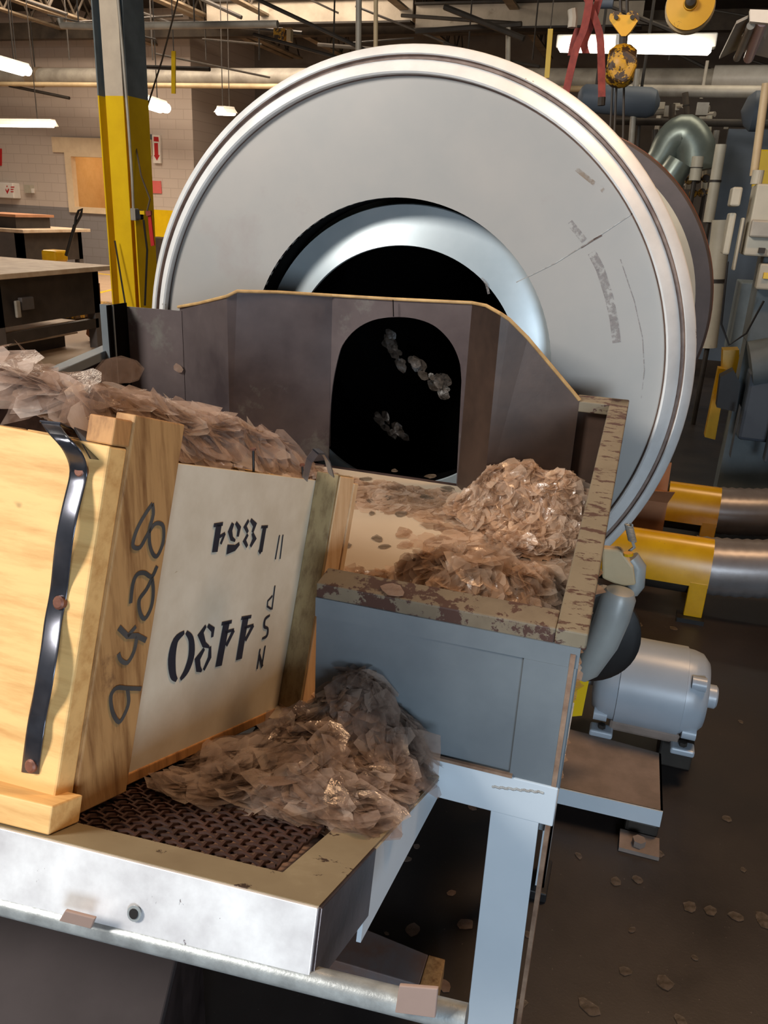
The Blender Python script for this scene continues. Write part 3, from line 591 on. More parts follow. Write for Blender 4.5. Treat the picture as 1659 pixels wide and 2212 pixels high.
bx(1592, 815, 1760, 950, 5.0, .5, 'body', 'bluepanel', o, .02); MB().tube([onY(1620, 790, 5.1), onY(1740, 770, 5.1)], .14, 20).build('drum_housing', 'colblue', o, smooth=True); bx(1578, 880, 1600, 990, 4.9, .1, 'leg', 'bluepanel', o); bx(1650, 900, 1680, 1000, 4.9, .1, 'leg', 'bluepanel', o)
tag(wq([(1556, 815), (1585, 800), (1600, 830), (1590, 890), (1548, 880)], 5.1, .12, 'black_bag', 'rubber', None), 'black bag slung on the yellow guard post', 'bag')
# ================================================================== MIDGROUND: guards, hoses, motor
def guard(xl, xr, yT, yB, xf, yf, Y, lab, X0):
    o = thing('pipe_guard', (onZ(xf, yf, 0).x, Y, 0), lab, 'guard')
    cz = (onY(xr, yT, Y).z + onY(xr, yB, Y).z) / 2; rad = abs(onY(xr, yT, Y).z - onY(xr, yB, Y).z) / 2; xR = onY(xr, (yT + yB) / 2, Y).x
    # half-round hood along X, open below, with a leg at its end
    n = 20; prof = [(math.cos(math.pi * k / n), math.sin(math.pi * k / n)) for k in range(n + 1)]
    m = MB(); R1, R2 = rad * 1.25, rad * 1.25 - .012
    P = [Vector((xR, Y + R1 * c * .8 + .1, cz - rad + R1 * s * 1.6)) for c, s in prof] + [Vector((xR, Y + R2 * c * .8 + .1, cz - rad + R2 * s * 1.6)) for c, s in reversed(prof)]
    m.prism(P, (X0 - xR, 0, 0)); m.build('hood', 'yellow2', o, smooth=True)
    y0 = Y + .1 - R1 * .8
    MB().box((xR - .075, y0, .02), (xR, y0 + .03, cz - rad + .02)).build('leg', 'yellow2', o, bevel=.004)
    MB().box((xR - .075, y0 + .3, .02), (xR, y0 + .33, cz - rad + .02)).build('leg', 'yellow2', o, bevel=.004)
    MB().box((xR - .1, y0 - .03, 0), (xR + .01, y0 + .05, .02)).build('foot', 'rubber', o)
    # hose
    h = thing('air_hose', (xR, Y + .1, cz), lab.replace('yellow half-round guard', 'ribbed grey hose leaving the yellow guard'), 'hose')
    pts = []; c0 = Vector((xR - .06, Y + .14, cz - rad * .5)); MB().tube([Vector((xR - .62, Y + .1, cz - rad * .9)), Vector((xR - .03, Y + .1, cz - rad * .9))], rad * .82, 20).build('inner_run', 'darksteel', h, smooth=True)
    for k in range(90):
        t = k / 89; pts.append(c0 + Vector((t * 1.9, t * t * .9, .10 * t + .34 * t * t)))
    rs = [rad * (1.3 if k % 2 else 1.36) for k in range(90)]
    MB().tube(pts, rs, 24).build('ribbed_wall', 'hose', h, smooth=True)
    return o
guard(1330, 1538, 1183, 1275, 1525, 1340, 3.35, 'yellow half-round guard over hose, nearer the viewer', -.12)
guard(1450, 1555, 1066, 1142, 1545, 1190, 4.25, 'yellow half-round guard over hose, farther from the viewer', .25)
o = thing('cardboard_box', onZ(1410, 1170, 0), 'open brown cardboard box between drum and yellow guards', 'cardboard box')
a = onY(1375, 1170, 3.9); c = onY(1442, 1080, 3.9)
MB().box((a.x - .15, 3.85, .0), (c.x, 4.05, c.z)).build('box_walls', 'cardboard', o)
MB().prism([(c.x, 3.85, c.z), (c.x - .2, 3.85, c.z), (c.x - .24, 3.80, c.z + .05), (c.x + .02, 3.78, c.z + .08)], (0, .008, 0)).build('flap', 'cardboard', o)
MB().prism([(c.x, 4.05, c.z), (c.x - .2, 4.05, c.z), (c.x - .16, 4.1, c.z + .1), (c.x + .0, 4.1, c.z + .13)], (0, .008, 0)).build('flap', 'cardboard', o)
# motor
o = thing('electric_motor', (.2, 2.5, .1), 'pale grey rounded electric motor on a dusty slab', 'motor')
mc = Vector((.178, 2.33, .250)); ax = Vector((1, 0, 0))
mt = MB()
A = [mc + ax * s for s in (-.185, -.175, -.155, -.12, -.09, .10, .125, .155, .175, .186)]
mt.tube([mc + ax * s for s in (-.092, -.09, .098, .10)], [.13, .137, .137, .13], 40); mt.build('stator_shell', 'motor', o, smooth=True)
MB().tube([mc + ax * s for s in (-.165, -.16, -.14, -.115, -.09)], [.06, .10, .123, .13, .132], 40).build('end_bell', 'motor', o, smooth=True)
MB().tube([mc + ax * s for s in (.098, .12, .145, .165, .17)], [.132, .13, .123, .10, .06], 40).build('end_bell', 'motor', o, smooth=True)
MB().tube([mc + ax * s for s in (.16, .195, .2)], [.036, .036, .03], 20).build('shaft_cap', 'motor', o, smooth=True)
MB().tube([mc + ax * s for s in (-.2, -.195, -.16)], [.03, .04, .04], 20).build('shaft_cap', 'motor', o, smooth=True)
for s in (-1, 1):
    c = mc + ax * .13 * s
    for up in (-1, 1):
        q = c + Vector((0, -.09, .085 * up)); MB().tube([q - ax * .02 * 1, q + ax * .02], [.022, .022], 10).build('bolt_boss', 'motor', o, smooth=True)
sd = Vector((ax.y, -ax.x, 0))
def loc(a, b_, z): return mc + ax * a + Vector((0, 1, 0)) * b_ + Vector((0, 0, z - mc.z))
m = MB(); m.box((-.10, -.09, .112), (.11, .09, .15), lambda a, b_, z: loc(a, b_, z)); m.build('mount_base', 'dust', o, bevel=.01)
for s in (-1, 1):
    for t in (-1, 1):
        MB().box((s * .12 - .035, t * .1 - .025, .10), (s * .12 + .035, t * .1 + .025, .122), lambda a, b_, z: loc(a, b_, z)).build('mounting_foot', 'motor', o, bevel=.006)
        MB().tube([loc(s * .12, t * .1, .12), loc(s * .12, t * .1, .135)], .012, 6).build('bolt', 'darksteel', o)
# base slab (folded channel) under the motor
o = thing('motor_slab', (.1, 2.2, 0), 'dusty brown slab with pale blue front edge under motor', 'slab')
zt = .10
P = [onZ(1160, 1690, zt), onZ(1432, 1752, zt), onZ(1428, 1628, zt), onZ(1290, 1590, zt), onZ(1170, 1560, zt)]
MB().prism(P, (0, 0, -.008)).build('slab_top', 'dust', o)
a, c = P[0], P[1]; n = Vector((0, -.004, 0))
MB().prism([a + n, c + n, c + n - Vector((0, 0, .052)), a + n - Vector((0, 0, .052))], (0, .006, 0)).build('front_edge', 'leg', o)
MB().prism([P[1], P[2], P[2] - Vector((0, 0, .055)), P[1] - Vector((0, 0, .055))], (-.006, 0, 0)).build('side_edge', 'leg', o)
MB().box((c.x - .09, c.y - .0, 0), (c.x, c.y + .07, zt - .05)).build('foot_block', 'darksteel', o, bevel=.01)
MB().box((P[4].x, P[4].y - .1, 0), (P[4].x + .08, P[4].y, zt - .01)).build('foot_block', 'darksteel', o)
MB().box((P[2].x - .06, P[2].y - .08, 0), (P[2].x, P[2].y, zt - .01)).build('foot_block', 'darksteel', o)
MB().box((c.x - .1, c.y - .08, 0), (c.x + .005, c.y - .005, .012)).build('anchor_plate', 'dust', o)
MB().tube([(c.x - .05, c.y - .05, .01), (c.x - .05, c.y - .05, .03)], .018, 6).build('anchor_bolt', 'dust', o)
tag(MB().box((.24, 2.28, 0), (.34, 2.38, .098)).build('support_block', 'darksteel', bevel=.006), 'dark block supporting the rear foot of the motor', 'block')
# drive cover by trough corner
DY = 1.9
o = thing('drive_cover', onY(1330, 1360, DY), 'grey rounded cast drive cover hanging beside the trough corner', 'cover')
MB().tube(pY([(1341, 1272), (1340, 1276), (1337, 1288), (1324, 1330), (1302, 1385), (1268, 1445), (1255, 1462)], DY), [.018, .034, .042, .043, .041, .032, .018], 24).build('shell', 'castmetal', o, smooth=True)
MB().prism(pY([(1215, 1375), (1260, 1290), (1300, 1275), (1345, 1290), (1335, 1380), (1300, 1425), (1245, 1465), (1215, 1470)], DY + .04), (0, .05, 0)).build('cover_web', 'castmetal', o, bevel=.012)
MB().prism(pY([(1300, 1185), (1340, 1188), (1368, 1225), (1374, 1265), (1340, 1268), (1300, 1250)], DY + .03), (0, .03, 0)).build('yellowed_bracket', 'tanpipe', o, bevel=.006)
MB().tube(pY([(1362, 1205), (1377, 1225), (1374, 1262), (1362, 1275)], DY + .06), .022, 12).build('bracket_lug', 'castmetal', o, smooth=True)
MB().tube(pY([(1357, 1200), (1357, 1194)], DY + .0), .012, 8).build('bolt', 'yellow2', o)
MB().lathe([(.001, 0), (.13, 0), (.15, .01), (.15, .03), (.13, .04), (.001, .04)], onY(1262, 1372, 2.05), 'Y', 40).build('belt_wheel', 'rubber', o, smooth=True)
sp = thing('tension_spring', onY(1360, 1160, DY), 'small coil spring hooked on the cream bracket', 'spring')
pts = []; a, c = onY(1358, 1133, DY + .06), onY(1366, 1168, DY + .03)
for k in range(120):
    t = k / 119; q = a.lerp(c, t); an = t * 11 * 2 * math.pi; pts.append(q + Vector((.009 * math.cos(an), .009 * math.sin(an), 0)))
MB().tube(pts, .0022, 5).build('coil', 'galv', sp, smooth=True); MB().tube(pY([(1366, 1168), (1370, 1182), (1360, 1190), (1362, 1199)], DY + .02), .004, 6).build('hook', 'galv', sp, smooth=True)
tag(MB().prism(pY([(1235, 1462), (1274, 1462), (1257, 1546), (1232, 1548)], 2.1), (0, .03, 0)).build('yellow_stay', 'yellow'), 'bright yellow strut between trough post and motor', 'strut')
# ================================================================== DRUM
DC = Vector((-.76, 2.5, 1.128))
dr = thing('tumbling_drum', (DC.x, 2.9, .0), 'huge pale grey steel rotary drum with round mouth', 'drum')
MB().lathe([(.505, 0), (.835, 0), (.835, .012), (.505, .012)], DC, 'Y', 160, close=True).build('front_plate', 'plate', dr, smooth=True)
MB().lathe([(.835, .012), (.837, -.022), (.842, -.026), (.872, .0), (.876, .008)], DC, 'Y', 160).build('inner_rim_ring', 'rim', dr, smooth=True)
MB().lathe([(.876, .008), (.879, .018), (.886, .018), (.889, .008)], DC, 'Y', 160).build('rim_groove', 'rimbrown', dr, smooth=True)
MB().lathe([(.889, .008), (.892, .002), (.916, .024), (.920, .035), (.920, .11), (.70, .13)], DC, 'Y', 160).build('outer_rim_ring', 'rim', dr, smooth=True)
MB().lathe([(.832, -.0015), (.837, -.0015)], DC, 'Y', 160).build('plate_joint', 'seam', dr)
MB().lathe([(.72, .12), (.66, .35), (.62, .8), (.62, 1.5), (.50, 1.8), (.001, 1.85)], DC, 'Y', 96).build('drum_shell', 'cream', dr, smooth=True)
bc = Vector((-.46, 3.5, 1.245)); MB().lathe([(.635, 0), (.69, 0), (.70, .03), (.70, .12), (.635, .12)], bc, 'Y', 120).build('rear_tire', 'tire', dr, smooth=True)
MB().lathe([(.001, .02), (.64, .0), (.64, .05)], bc, 'Y', 96).build('rear_disc', 'cream', dr, smooth=True)
MB().lathe([(.70, .03), (.705, .06), (.705, .1), (.70, .12)], bc, 'Y', 120).build('tire_edge', 'copper', dr, smooth=True)
tc = DC + Vector((0, 0, -.035))
MB().lathe([(.398, .095), (.40, .085), (.44, .10), (.49, .115), (.522, .12), (.525, .13)], tc, 'Y', 128).build('throat_ring', 'throat', dr, smooth=True)
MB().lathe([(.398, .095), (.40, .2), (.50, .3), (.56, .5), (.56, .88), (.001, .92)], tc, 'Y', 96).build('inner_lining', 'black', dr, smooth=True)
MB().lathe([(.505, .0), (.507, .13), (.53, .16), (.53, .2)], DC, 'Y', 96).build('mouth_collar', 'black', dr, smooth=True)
# plate seams and scuffs
def strip(px, wd, nm, m, Y=2.4985, par=dr):
    P = [onY(x, y, Y) for x, y in px]; mm = MB()
    for i in range(len(P) - 1):
        d = (P[i + 1] - P[i]).normalized(); n = Vector((-d.z, 0, d.x)) * wd
        mm.prism([P[i] - n, P[i + 1] - n, P[i + 1] + n, P[i] + n], (0, .001, 0))
    return mm.build(nm, m, par)
strip([(1115, 610), (1200, 568), (1290, 512), (1368, 460)], .0012, 'weld_seam', 'weld')
strip([(1255, 535), (1282, 518), (1300, 508)], .0022, 'seam_rust', 'seam')
strip([(1230, 480), (1262, 520)], .009, 'scuff_mark', 'scuff' if 'scuff' in M else 'rimbrown')
bpy.data.objects['scuff_mark'].data.materials[0] = paint('scuff_grey', (158, 150, 148), (150, 143, 141), .55, 0, 20)
SC = bpy.data.objects['scuff_mark'].data.materials[0]
def fade(m, at=.5, sc=30):
    nt = m.node_tree; g = nodes_noise(nt, sc, 6, None, .7); nt.links.new(ramp(nt, g, [(at - .08, (0, 0, 0, 1)), (at + .14, (.75, .75, .75, 1))]), nt.nodes['Principled BSDF'].inputs['Alpha'])
    return m
fade(SC, .5)
strip([(1278, 545), (1296, 580), (1315, 640), (1326, 690), (1332, 740)], .012, 'scuff_mark', SC)
strip([(1245, 365), (1278, 392), (1304, 412)], .006, 'rust_smear', fade(paint('rust_smear', (170, 148, 128), (160, 140, 120), .6), .5, 20))
strip([(1340, 560), (1370, 650), (1388, 730), (1392, 800), (1385, 860)], .0012, 'fine_crack', SC)
strip([(1040, 600), (1050, 612), (1056, 635)], .004, 'throat_scuff', SC, 2.58)
# ================================================================== TROUGH
YF, YB = 1.15, 2.3
SL = (1.137 - .998) / (YB - YF)          # the whole pan rises gently to the drum
def rz(y, h=0): return .998 + SL * (y - YF) + h
tr = thing('feed_trough', (-.7, 1.7, 0), 'blue grey steel feed trough with chipped brown rims before drum', 'trough')
XR, XL = -.055, -1.70
XO = -.012
def slope_box(x0, x1, y0, y1, h0, h1, nm, m, bev=0, par=tr):
    p = [(x0, y0, rz(y0, h0)), (x1, y0, rz(y0, h0)), (x1, y1, rz(y1, h0)), (x0, y1, rz(y1, h0)), (x0, y0, rz(y0, h1)), (x1, y0, rz(y0, h1)), (x1, y1, rz(y1, h1)), (x0, y1, rz(y1, h1))]
    return MB().hexa(p).build(nm, m, par, bevel=bev)
slope_box(-.062, XO, YF, YB, -.03, 0, 'right_rim', 'rimchip', .003)
slope_box(-.045, -.035, YF + .01, YB, -.40, -.03, 'right_wall', 'trough')
slope_box(-.467, -.062, YF, YF + .055, -.028, 0, 'front_rim', 'rimchip2', .003)
slope_box(-.467, -.02, YF + .004, YF + .012, -.30, -.02, 'front_wall', 'trough')
slope_box(-.467, -.02, YF - .002, YF + .004, -.062, -.026, 'rim_skirt', 'trough')
slope_box(-.467, -.457, YF + .01, YF + .06, -.33, -.03, 'front_wall_return', 'trough')
slope_box(-.105, -.022, YF - .003, YF + .004, -.33, -.062, 'corner_strip', 'trough')
slope_box(-.255, -.022, YF - .006, YF + .004, -.372, -.292, 'bottom_rail', 'leg', .002)
slope_box(-.40, -.1, YF - .008, YF - .002, -.292, -.286, 'rust_line', 'rustedge')
slope_box(-.6, -.022, YF + .01, YF + .3, -.372, -.352, 'bottom_plate', 'leg')
slope_box(XL, -.045, YF + .012, YB, -.335, -.315, 'pan_floor', 'traydark')
slope_box(XL + .04, -.045, YF + .02, YB - .02, -.315, -.3135, 'pan_liner', 'belt')
slope_box(XL, XL + .05, YF + .5, YB, -.03, 0, 'left_rim', 'trough', .003); slope_box(XL + .02, XL + .03, YF + .5, YB, -.34, -.03, 'left_wall', 'traydark')
# legs
yl = YF - .004
P = [onY(1066, 1700, yl), onY(1172, 1712, yl), Vector((onY(1110, 2212, yl).x, yl, 0)), Vector((onY(1008, 2212, yl).x, yl, 0))]
MB().prism(P, (0, .008, 0)).build('leg', 'leg', tr, bevel=.001)
mbw = MB()
for k in range(26):
    t = k / 25; q = P[0].lerp(P[1], t) + Vector((0, 0, .001 * math.sin(k * 1.7))); mbw.lathe([(.001, -.003), (.0028, -.002), (.0028, .002), (.001, .003)], q + Vector((0, -.001, .002)), 'X', 8)
mbw.build('weld_bead', 'weld', tr, smooth=True)
# side plate of the near leg and angle-iron post behind it
MB().box((-.034, yl, 0), (-.026, yl + .05, .96)).build('corner_angle', 'rustedge', tr)
px0 = -.036
MB().box((-.036, 1.62, .02), (-.030, 1.70, rz(1.66, -.03))).build('leg', 'leg', tr); MB().box((-.052, 1.62, .02), (-.03, 1.628, rz(1.62, -.03))).build('leg_flange', 'leg', tr)
MB().box((-.045, 1.58, .6), (-.028, 1.66, .64)).build('cross_tie', 'dust', tr)
MB().box((-.08, 1.60, 0), (-.02, 1.72, .03)).build('foot_block', 'rubber', tr, bevel=.004)
MB().box((-1.62, 1.5, 0), (-1.55, 1.56, rz(1.5, -.33))).build('leg', 'leg', tr)
# folded back shield
zf = lambda y: rz(y, -.315)
tops = [((215, 657), 2.25), ((243, 660), 2.25)]
sh = thing('x', (0, 0, 0), 'x', 'x'); bpy.data.objects.remove(sh)
def facet(pa, pb, ya, yb, nm, m, extra=None):
    a, c = onY(*pa, ya), onY(*pb, yb); A0 = Vector((a.x, ya, zf(ya))); C0 = Vector((c.x, yb, zf(yb)))
    pts = [A0, C0, c] + ([onY(*e, ya + (yb - ya) * t) for e, t in (extra or [])]) + [a]
    return MB().prism(pts, (0, .006, 0)).build(nm, m, tr)
facet((215, 657), (243, 659), 2.22, 2.22, 'left_post', 'trough'); MB().box((onY(243, 700, 2.22).x - .004, 2.2, zf(2.2)), (onY(243, 700, 2.22).x + .002, 2.3, onY(243, 659, 2.22).z)).build('post_gap', 'black', tr)
facet((246, 660), (392, 672), 2.30, 2.30, 'left_wing', 'shield')
facet((388, 664), (490, 640), 2.31, 2.14, 'shield_facet', 'shield', [((430, 655), .41)])
facet((490, 640), (718, 640), 2.14, 2.34, 'shield_facet', 'shield', [((600, 632), .48), ((512, 630), .1)])
# arch panel
ya, yb = 2.34, 2.28
outer_top = [(718, 640), (850, 648), (1020, 656)]
arch = [(712, 965), (712, 905), (714, 850), (722, 790), (740, 745), (768, 712), (805, 692), (850, 685), (895, 688), (935, 702), (965, 728), (985, 760), (996, 800), (998, 860), (998, 950)]
def cr_(P, n=4):
    out = []
    for i in range(len(P) - 1):
        p0, p1, p2, p3 = P[max(i - 1, 0)], P[i], P[i + 1], P[min(i + 2, len(P) - 1)]
        for k in range(n):
            t = k / n; out.append(tuple(.5 * (2 * b_ + (c_ - a_) * t + (2 * a_ - 5 * b_ + 4 * c_ - d_) * t * t + (3 * b_ - a_ - 3 * c_ + d_) * t ** 3) for a_, b_, c_, d_ in zip(p0, p1, p2, p3)))
    return out + [P[-1]]
arch = cr_(arch)
def yat(x): return ya + (yb - ya) * (x - 718) / 302.
m = MB(); N = len(arch)
T = []
for i, (x, y) in enumerate(arch):
    tx = 712 + (1020 - 712) * i / (N - 1); ty = 640 + (tx - 712) * .052; 
    T.append((tx, ty))
vs = []
for (x, y), (tx, ty) in zip(arch, T):
    vs.append(onY(x, y, yat(x))); vs.append(onY(tx, ty, yat(tx)))
vs2 = [v + Vector((0, .006, 0)) for v in vs]; n = len(vs)
fs = []
for i in range(N - 1):
    a = 2 * i; fs += [(a, a + 1, a + 3, a + 2), (n + a, n + a + 2, n + a + 3, n + a + 1), (a, a + 2, n + a + 2, n + a), (a + 1, n + a + 1, n + a + 3, a + 3)]
m.add(vs + vs2, fs); m.build('arch_panel', 'shield', tr)
r0 = onY(998, 950, yat(998)); r1 = onY(1020, 656, yat(1020)); r0b = Vector((r1.x, r1.y, zf(r1.y)))
MB().prism([onY(998, 800, yat(998)), Vector((onY(998, 900, yat(998)).x, yat(998), zf(2.28))), r0b, r1], (0, .006, 0)).build('arch_side_strip', 'shield', tr)
facet((1020, 656), (1082, 680), 2.28, 2.16, 'shield_facet', 'shieldbrown', [((1050, 660), .5)])
facet((1082, 680), (1252, 866), 2.16, 2.24, 'right_wing', 'shieldbrown', [((1240, 850), .9), ((1140, 730), .35), ((1100, 690), .1)])
facet((1246, 868), (1322, 870), 2.27, 2.27, 'right_end_plate', 'shieldbrown')
slope_box(onY(1246, 866, 2.27).x, -.012, 2.24, 2.30, -.03, 0, 'back_rim', 'rimchip', .003)
edge = [((385, 663), 2.305), ((430, 655), 2.24), ((490, 640), 2.137), ((512, 629), 2.155), ((600, 631), 2.235), ((718, 638), 2.335), ((850, 646), 2.31), ((1020, 654), 2.277), ((1050, 660), 2.215), ((1082, 678), 2.157), ((1100, 690), 2.165), ((1140, 730), 2.185), ((1240, 849), 2.235), ((1252, 864), 2.24)]
MB().tube([onY(*p, y) for p, y in edge], .0048, 8).build('edge_trim', 'edgewood', tr, smooth=True)
MB().tube([onY(849, 648, 2.292), onY(850, 684, 2.292)], .0015, 5).build('arch_slit', 'black', tr)
# ================================================================== TRAY
TA = Vector((-.23, .59, .924)); TE = Vector((.999, .015, .052)).normalized(); TV = Vector((.008, .91, -.414)).normalized(); TN = TE.cross(TV).normalized()
TV = TN.cross(TE)
def T3(u, v, w_): return TA + TE * u + TV * v + TN * w_
ty = thing('screen_tray', T3(-.4, .3, -.1), 'sloping worn metal tray with a woven wire screen', 'tray')
TW, TL = 1.0, .626
mz = (-.56, -.066, .06, .60)   # screen opening u0,u1,v0,v1
for (a, c, nm) in [((-TW, 0), (0, mz[2]), 'front_border'), ((mz[1], mz[2]), (0, TL), 'right_border'), ((-TW, mz[2]), (mz[0], TL), 'left_border')]:
    MB().box((a[0], a[1], -.004), (c[0], c[1], 0), T3).build(nm, 'traytop', ty)
MB().box((-TW, -.004, -.083), (.0, .002, -.001), T3).build('front_skirt', 'steel_bright', ty, bevel=.001)
MB().box((-.003, .0, -.085), (.004, .2, -.001), T3).build('right_skirt', 'traydark', ty, bevel=.001)
m = MB(); m.prism([T3(.003, .18, -.004), T3(.003, .60, -.004), T3(.003, .60, -.035), T3(.003, .18, -.11)], TE * -.006); m.build('rear_side_panel', 'leg', ty)
hl = onP(292, 1972, TA - TV * .005, TV); MB().tube([hl - TV * .0035, hl + TV * .004], .0055, 16).build('bolt_hole', 'rubber', ty)
MB().tube([hl - TV * .0025, hl - TV * .001], .0085, 16).build('hole_ring', 'galv', ty)
# woven screen
m = MB(); sp_ = .0165; u0, u1, v0, v1 = mz
nu = int((u1 - u0) / sp_); nv = int((v1 - v0) / sp_)
for i in range(nu + 1):
    u = u0 + i * sp_
    m.tube([T3(u, v0 + j * sp_, -.0035 + .002 * (1 if (i + j) % 2 else -1)) for j in range(nv + 1)], .0026, 5, False)
for j in range(0, nv + 1):
    v = v0 + j * sp_
    m.tube([T3(u0 + i * sp_, v, -.0035 - .002 * (1 if (i + j) % 2 else -1)) for i in range(nu + 1)], .0022, 5, False)
m.build('wire_screen', 'mesh', ty)
MB().box((-.72, .05, -.03), (-.01, TL, -.026), T3).build('under_pan', 'tan', ty)
# support bar under the tray with pads
bc_ = T3(0, .006, -.104); pa, pb = bc_ - TE * 1.0, onP(1008, 2200, bc_, TV)
o = tag(MB().tube([pa, pb], .0135, 16).build('support_bar', 'galv', smooth=True), 'galvanised round bar running under the front of the tray', 'bar')
for (pts, Yd, l) in [([(140, 1968), (205, 1985), (196, 2007), (127, 1990)], .535, 'small tan pad on the round bar at left'), ([(862, 2130), (946, 2137), (940, 2200), (853, 2188)], .545, 'square tan pad on the round bar near the leg')]:
    tag(MB().prism(pY(pts, Yd), (0, .004, 0)).build('rubber_pad', 'tan', bevel=.001), l, 'pad')
o = thing('angle_bracket', onZ(850, 2120, 0), 'blue grey rusty steel block on floor below the tray corner', 'bracket')
MB().prism([onZ(x, y, .05) for x, y in [(700, 2068), (755, 1992), (925, 2062), (905, 2128)]], (0, 0, -.05)).build('bracket_web', paint('bracket_rust', (120, 124, 130), (122, 92, 78), .5, .2, 5), o, bevel=.002)
MB().prism([onZ(x, y, .05) for x, y in [(926, 2062), (962, 2072), (948, 2140), (906, 2129)]], (0, 0, -.05)).build('end_block', 'wood_mid', o, bevel=.002)
# dark chest at bottom left
o = thing('dark_chest', (-.6, .9, 0), 'dark grey flat topped chest under the tray at left', 'chest')
zc = .45
P = [onZ(-150, 2330, zc), onZ(320, 2330, zc), onZ(388, 2040, zc), onZ(430, 1900, zc), onZ(-150, 1800, zc)]
MB().prism(P, (0, 0, -.02)).build('lid', 'darkpanel', o, bevel=.003)
P2 = [p + Vector((0, 0, -.02)) for p in P]
MB().prism([P2[1], P2[2], P2[3], P2[3] - Vector((0, 0, zc - .02)), P2[2] - Vector((0, 0, zc - .02)), P2[1] - Vector((0, 0, zc - .02))], (-.01, 0, 0)).build('right_side', 'traydark', o)
MB().prism([P2[3], P2[4], P2[4] - Vector((0, 0, zc - .02)), P2[3] - Vector((0, 0, zc - .02))], (0, -.01, 0)).build('rear_side', 'traydark', o)
# ================================================================== CRATE
BO = Vector((-.602, .795, .812)); BE = Vector((.996, -.086, .002)); BV = Vector((.082, .941, -.329)); BN = Vector((.026, .328, .944))
def B3(u, v, w_): return BO + BE * u + BV * v + BN * w_
cr = thing('wooden_crate', B3(-.35, .2, 0), 'open wooden crate with stencilled white side tipped on tray', 'crate')
def cb(a, c, nm, m, bev=.002): return MB().box(a, c, B3).build(nm, m, cr, bevel=bev)
side = cb((-.018, -.04, .0), (0, .455, .464), 'side_board', 'whiteboard', .001)
cb((-.02, -.05, .0), (.002, .43, .018), 'side_bottom_edge', 'wood_side')
cb((.0, -.154, .012), (.03, -.052, .518), 'side_batten', 'wood_mid')
cb((.0, .43, -.04), (.046, .50, .482), 'side_batten', 'wood_olive')
cb((.040, .437, .02), (.048, .503, .480), 'batten_face', 'wood_pale')
cb((.015, .505, .0), (.05, .525, .47), 'rear_plank', 'wood_pale')
cb((-.75, -.188, .014), (.027, -.156, .476), 'end_panel', 'wood_light', .003)
sk = MB().box((-1.1, .004, .001), (-.336, .06, .034), T3).build('end_skid', 'wood_light', cr, bevel=.002)
cb((-.75, .46, .0), (-.02, .48, .46), 'rear_end_panel', 'wood_light')
cb((-.77, -.17, .0), (-.75, .46, .46), 'far_side_board', 'wood_light')
cb((-.75, -.15, .014), (-.02, .45, .028), 'bottom_board', 'wood_mid')
cb((-.012, -.186, .477), (.028, -.155, .51), 'corner_block', 'wood_side')
# steel strap handle on the end
ev = -.188
def onEnd(x, y, off=0): return onP(x, y, BO + BV * (ev - off), BV)
cpx = [(108, 912, .004), (122, 935, .03), (150, 962, .03), (163, 985, .02), (172, 1015, .003), (160, 1060, .012), (148, 1110, .02), (138, 1160, .02), (132, 1215, .012), (128, 1262, .003), (122, 1300, .003), (113, 1340, .006), (108, 1390, .016), (98, 1450, .022), (90, 1500, .018), (80, 1545, .006), (74, 1585, .012), (68, 1630, .006), (64, 1668, .002)]
m = MB(); L_, R_ = [], []
nrm = -BV
for x, y, h in cpx:
    wpx = 24 if y > 1000 else 26
    a, c = onEnd(x - wpx + 2, y, h), onEnd(x + wpx - 4, y + 5, h); L_.append(a + nrm * .0); R_.append(c)
vs = []; 
for a, c in zip(L_, R_): vs += [a, c, a - nrm * .003, c - nrm * .003]
fs = []
for i in range(len(L_) - 1):
    k = 4 * i; fs += [(k, k + 1, k + 5, k + 4), (k + 2, k + 6, k + 7, k + 3), (k, k + 4, k + 6, k + 2), (k + 1, k + 3, k + 7, k + 5)]
m.add(vs, fs); st = m.build('strap_handle', 'strap', cr, smooth=True)
mod = st.modifiers.new('sub', 'SUBSURF'); mod.levels = 2; mod.render_levels = 2
m = MB(); t0, t1 = L_[0], R_[0]; m.prism([t0, t1, t1 + BV * .05 - BN * .01, t0 + BV * .05 - BN * .01], BN * .003); m.prism([R_[0] + BV * .02, R_[0] + BV * .05 - BN * .004, R_[3] + BV * .035, R_[3] + BV * .006], BE * .003); m.build('strap_return', 'strap', st, bevel=.001)
for x, y in ((172, 1017), (126, 1302), (65, 1655)):
    p = onEnd(x, y, .006); MB().tube([p + BV * .006, p, p - BV * .002], [.0085, .0085, .006], 14).build('rivet', 'copper', st, smooth=True)
# hoop strap on the rear end, nails
hp = [onY(652, 1030, 1.12), onY(662, 990, 1.12), onY(675, 972, 1.12), onY(688, 972, 1.14), onY(700, 990, 1.16), onY(709, 1022, 1.18)]
m = MB()
for i in range(len(hp) - 1): m.prism([hp[i], hp[i + 1], hp[i + 1] + Vector((.018, -.02, 0)), hp[i] + Vector((.018, -.02, 0))], (0, .002, .002))
m.build('rear_strap_hoop', 'strap', cr)
for px in ((548, 1022, 972, .42 * .7), (654, 1030, 1006, .42)):
    a = onP(px[0], px[1], B3(-.015, 0, 0), BE); c = onP(px[0] - 1, px[2], B3(-.015, 0, 0), BE)
    MB().tube([a, c, c + (c - a).normalized() * .001], [.0022, .0022, .0022], 8).build('nail', 'rubber', cr); MB().tube([c, c + (c - a).normalized() * .003], [.005, .005], 10).build('nail_head', 'copper', cr)
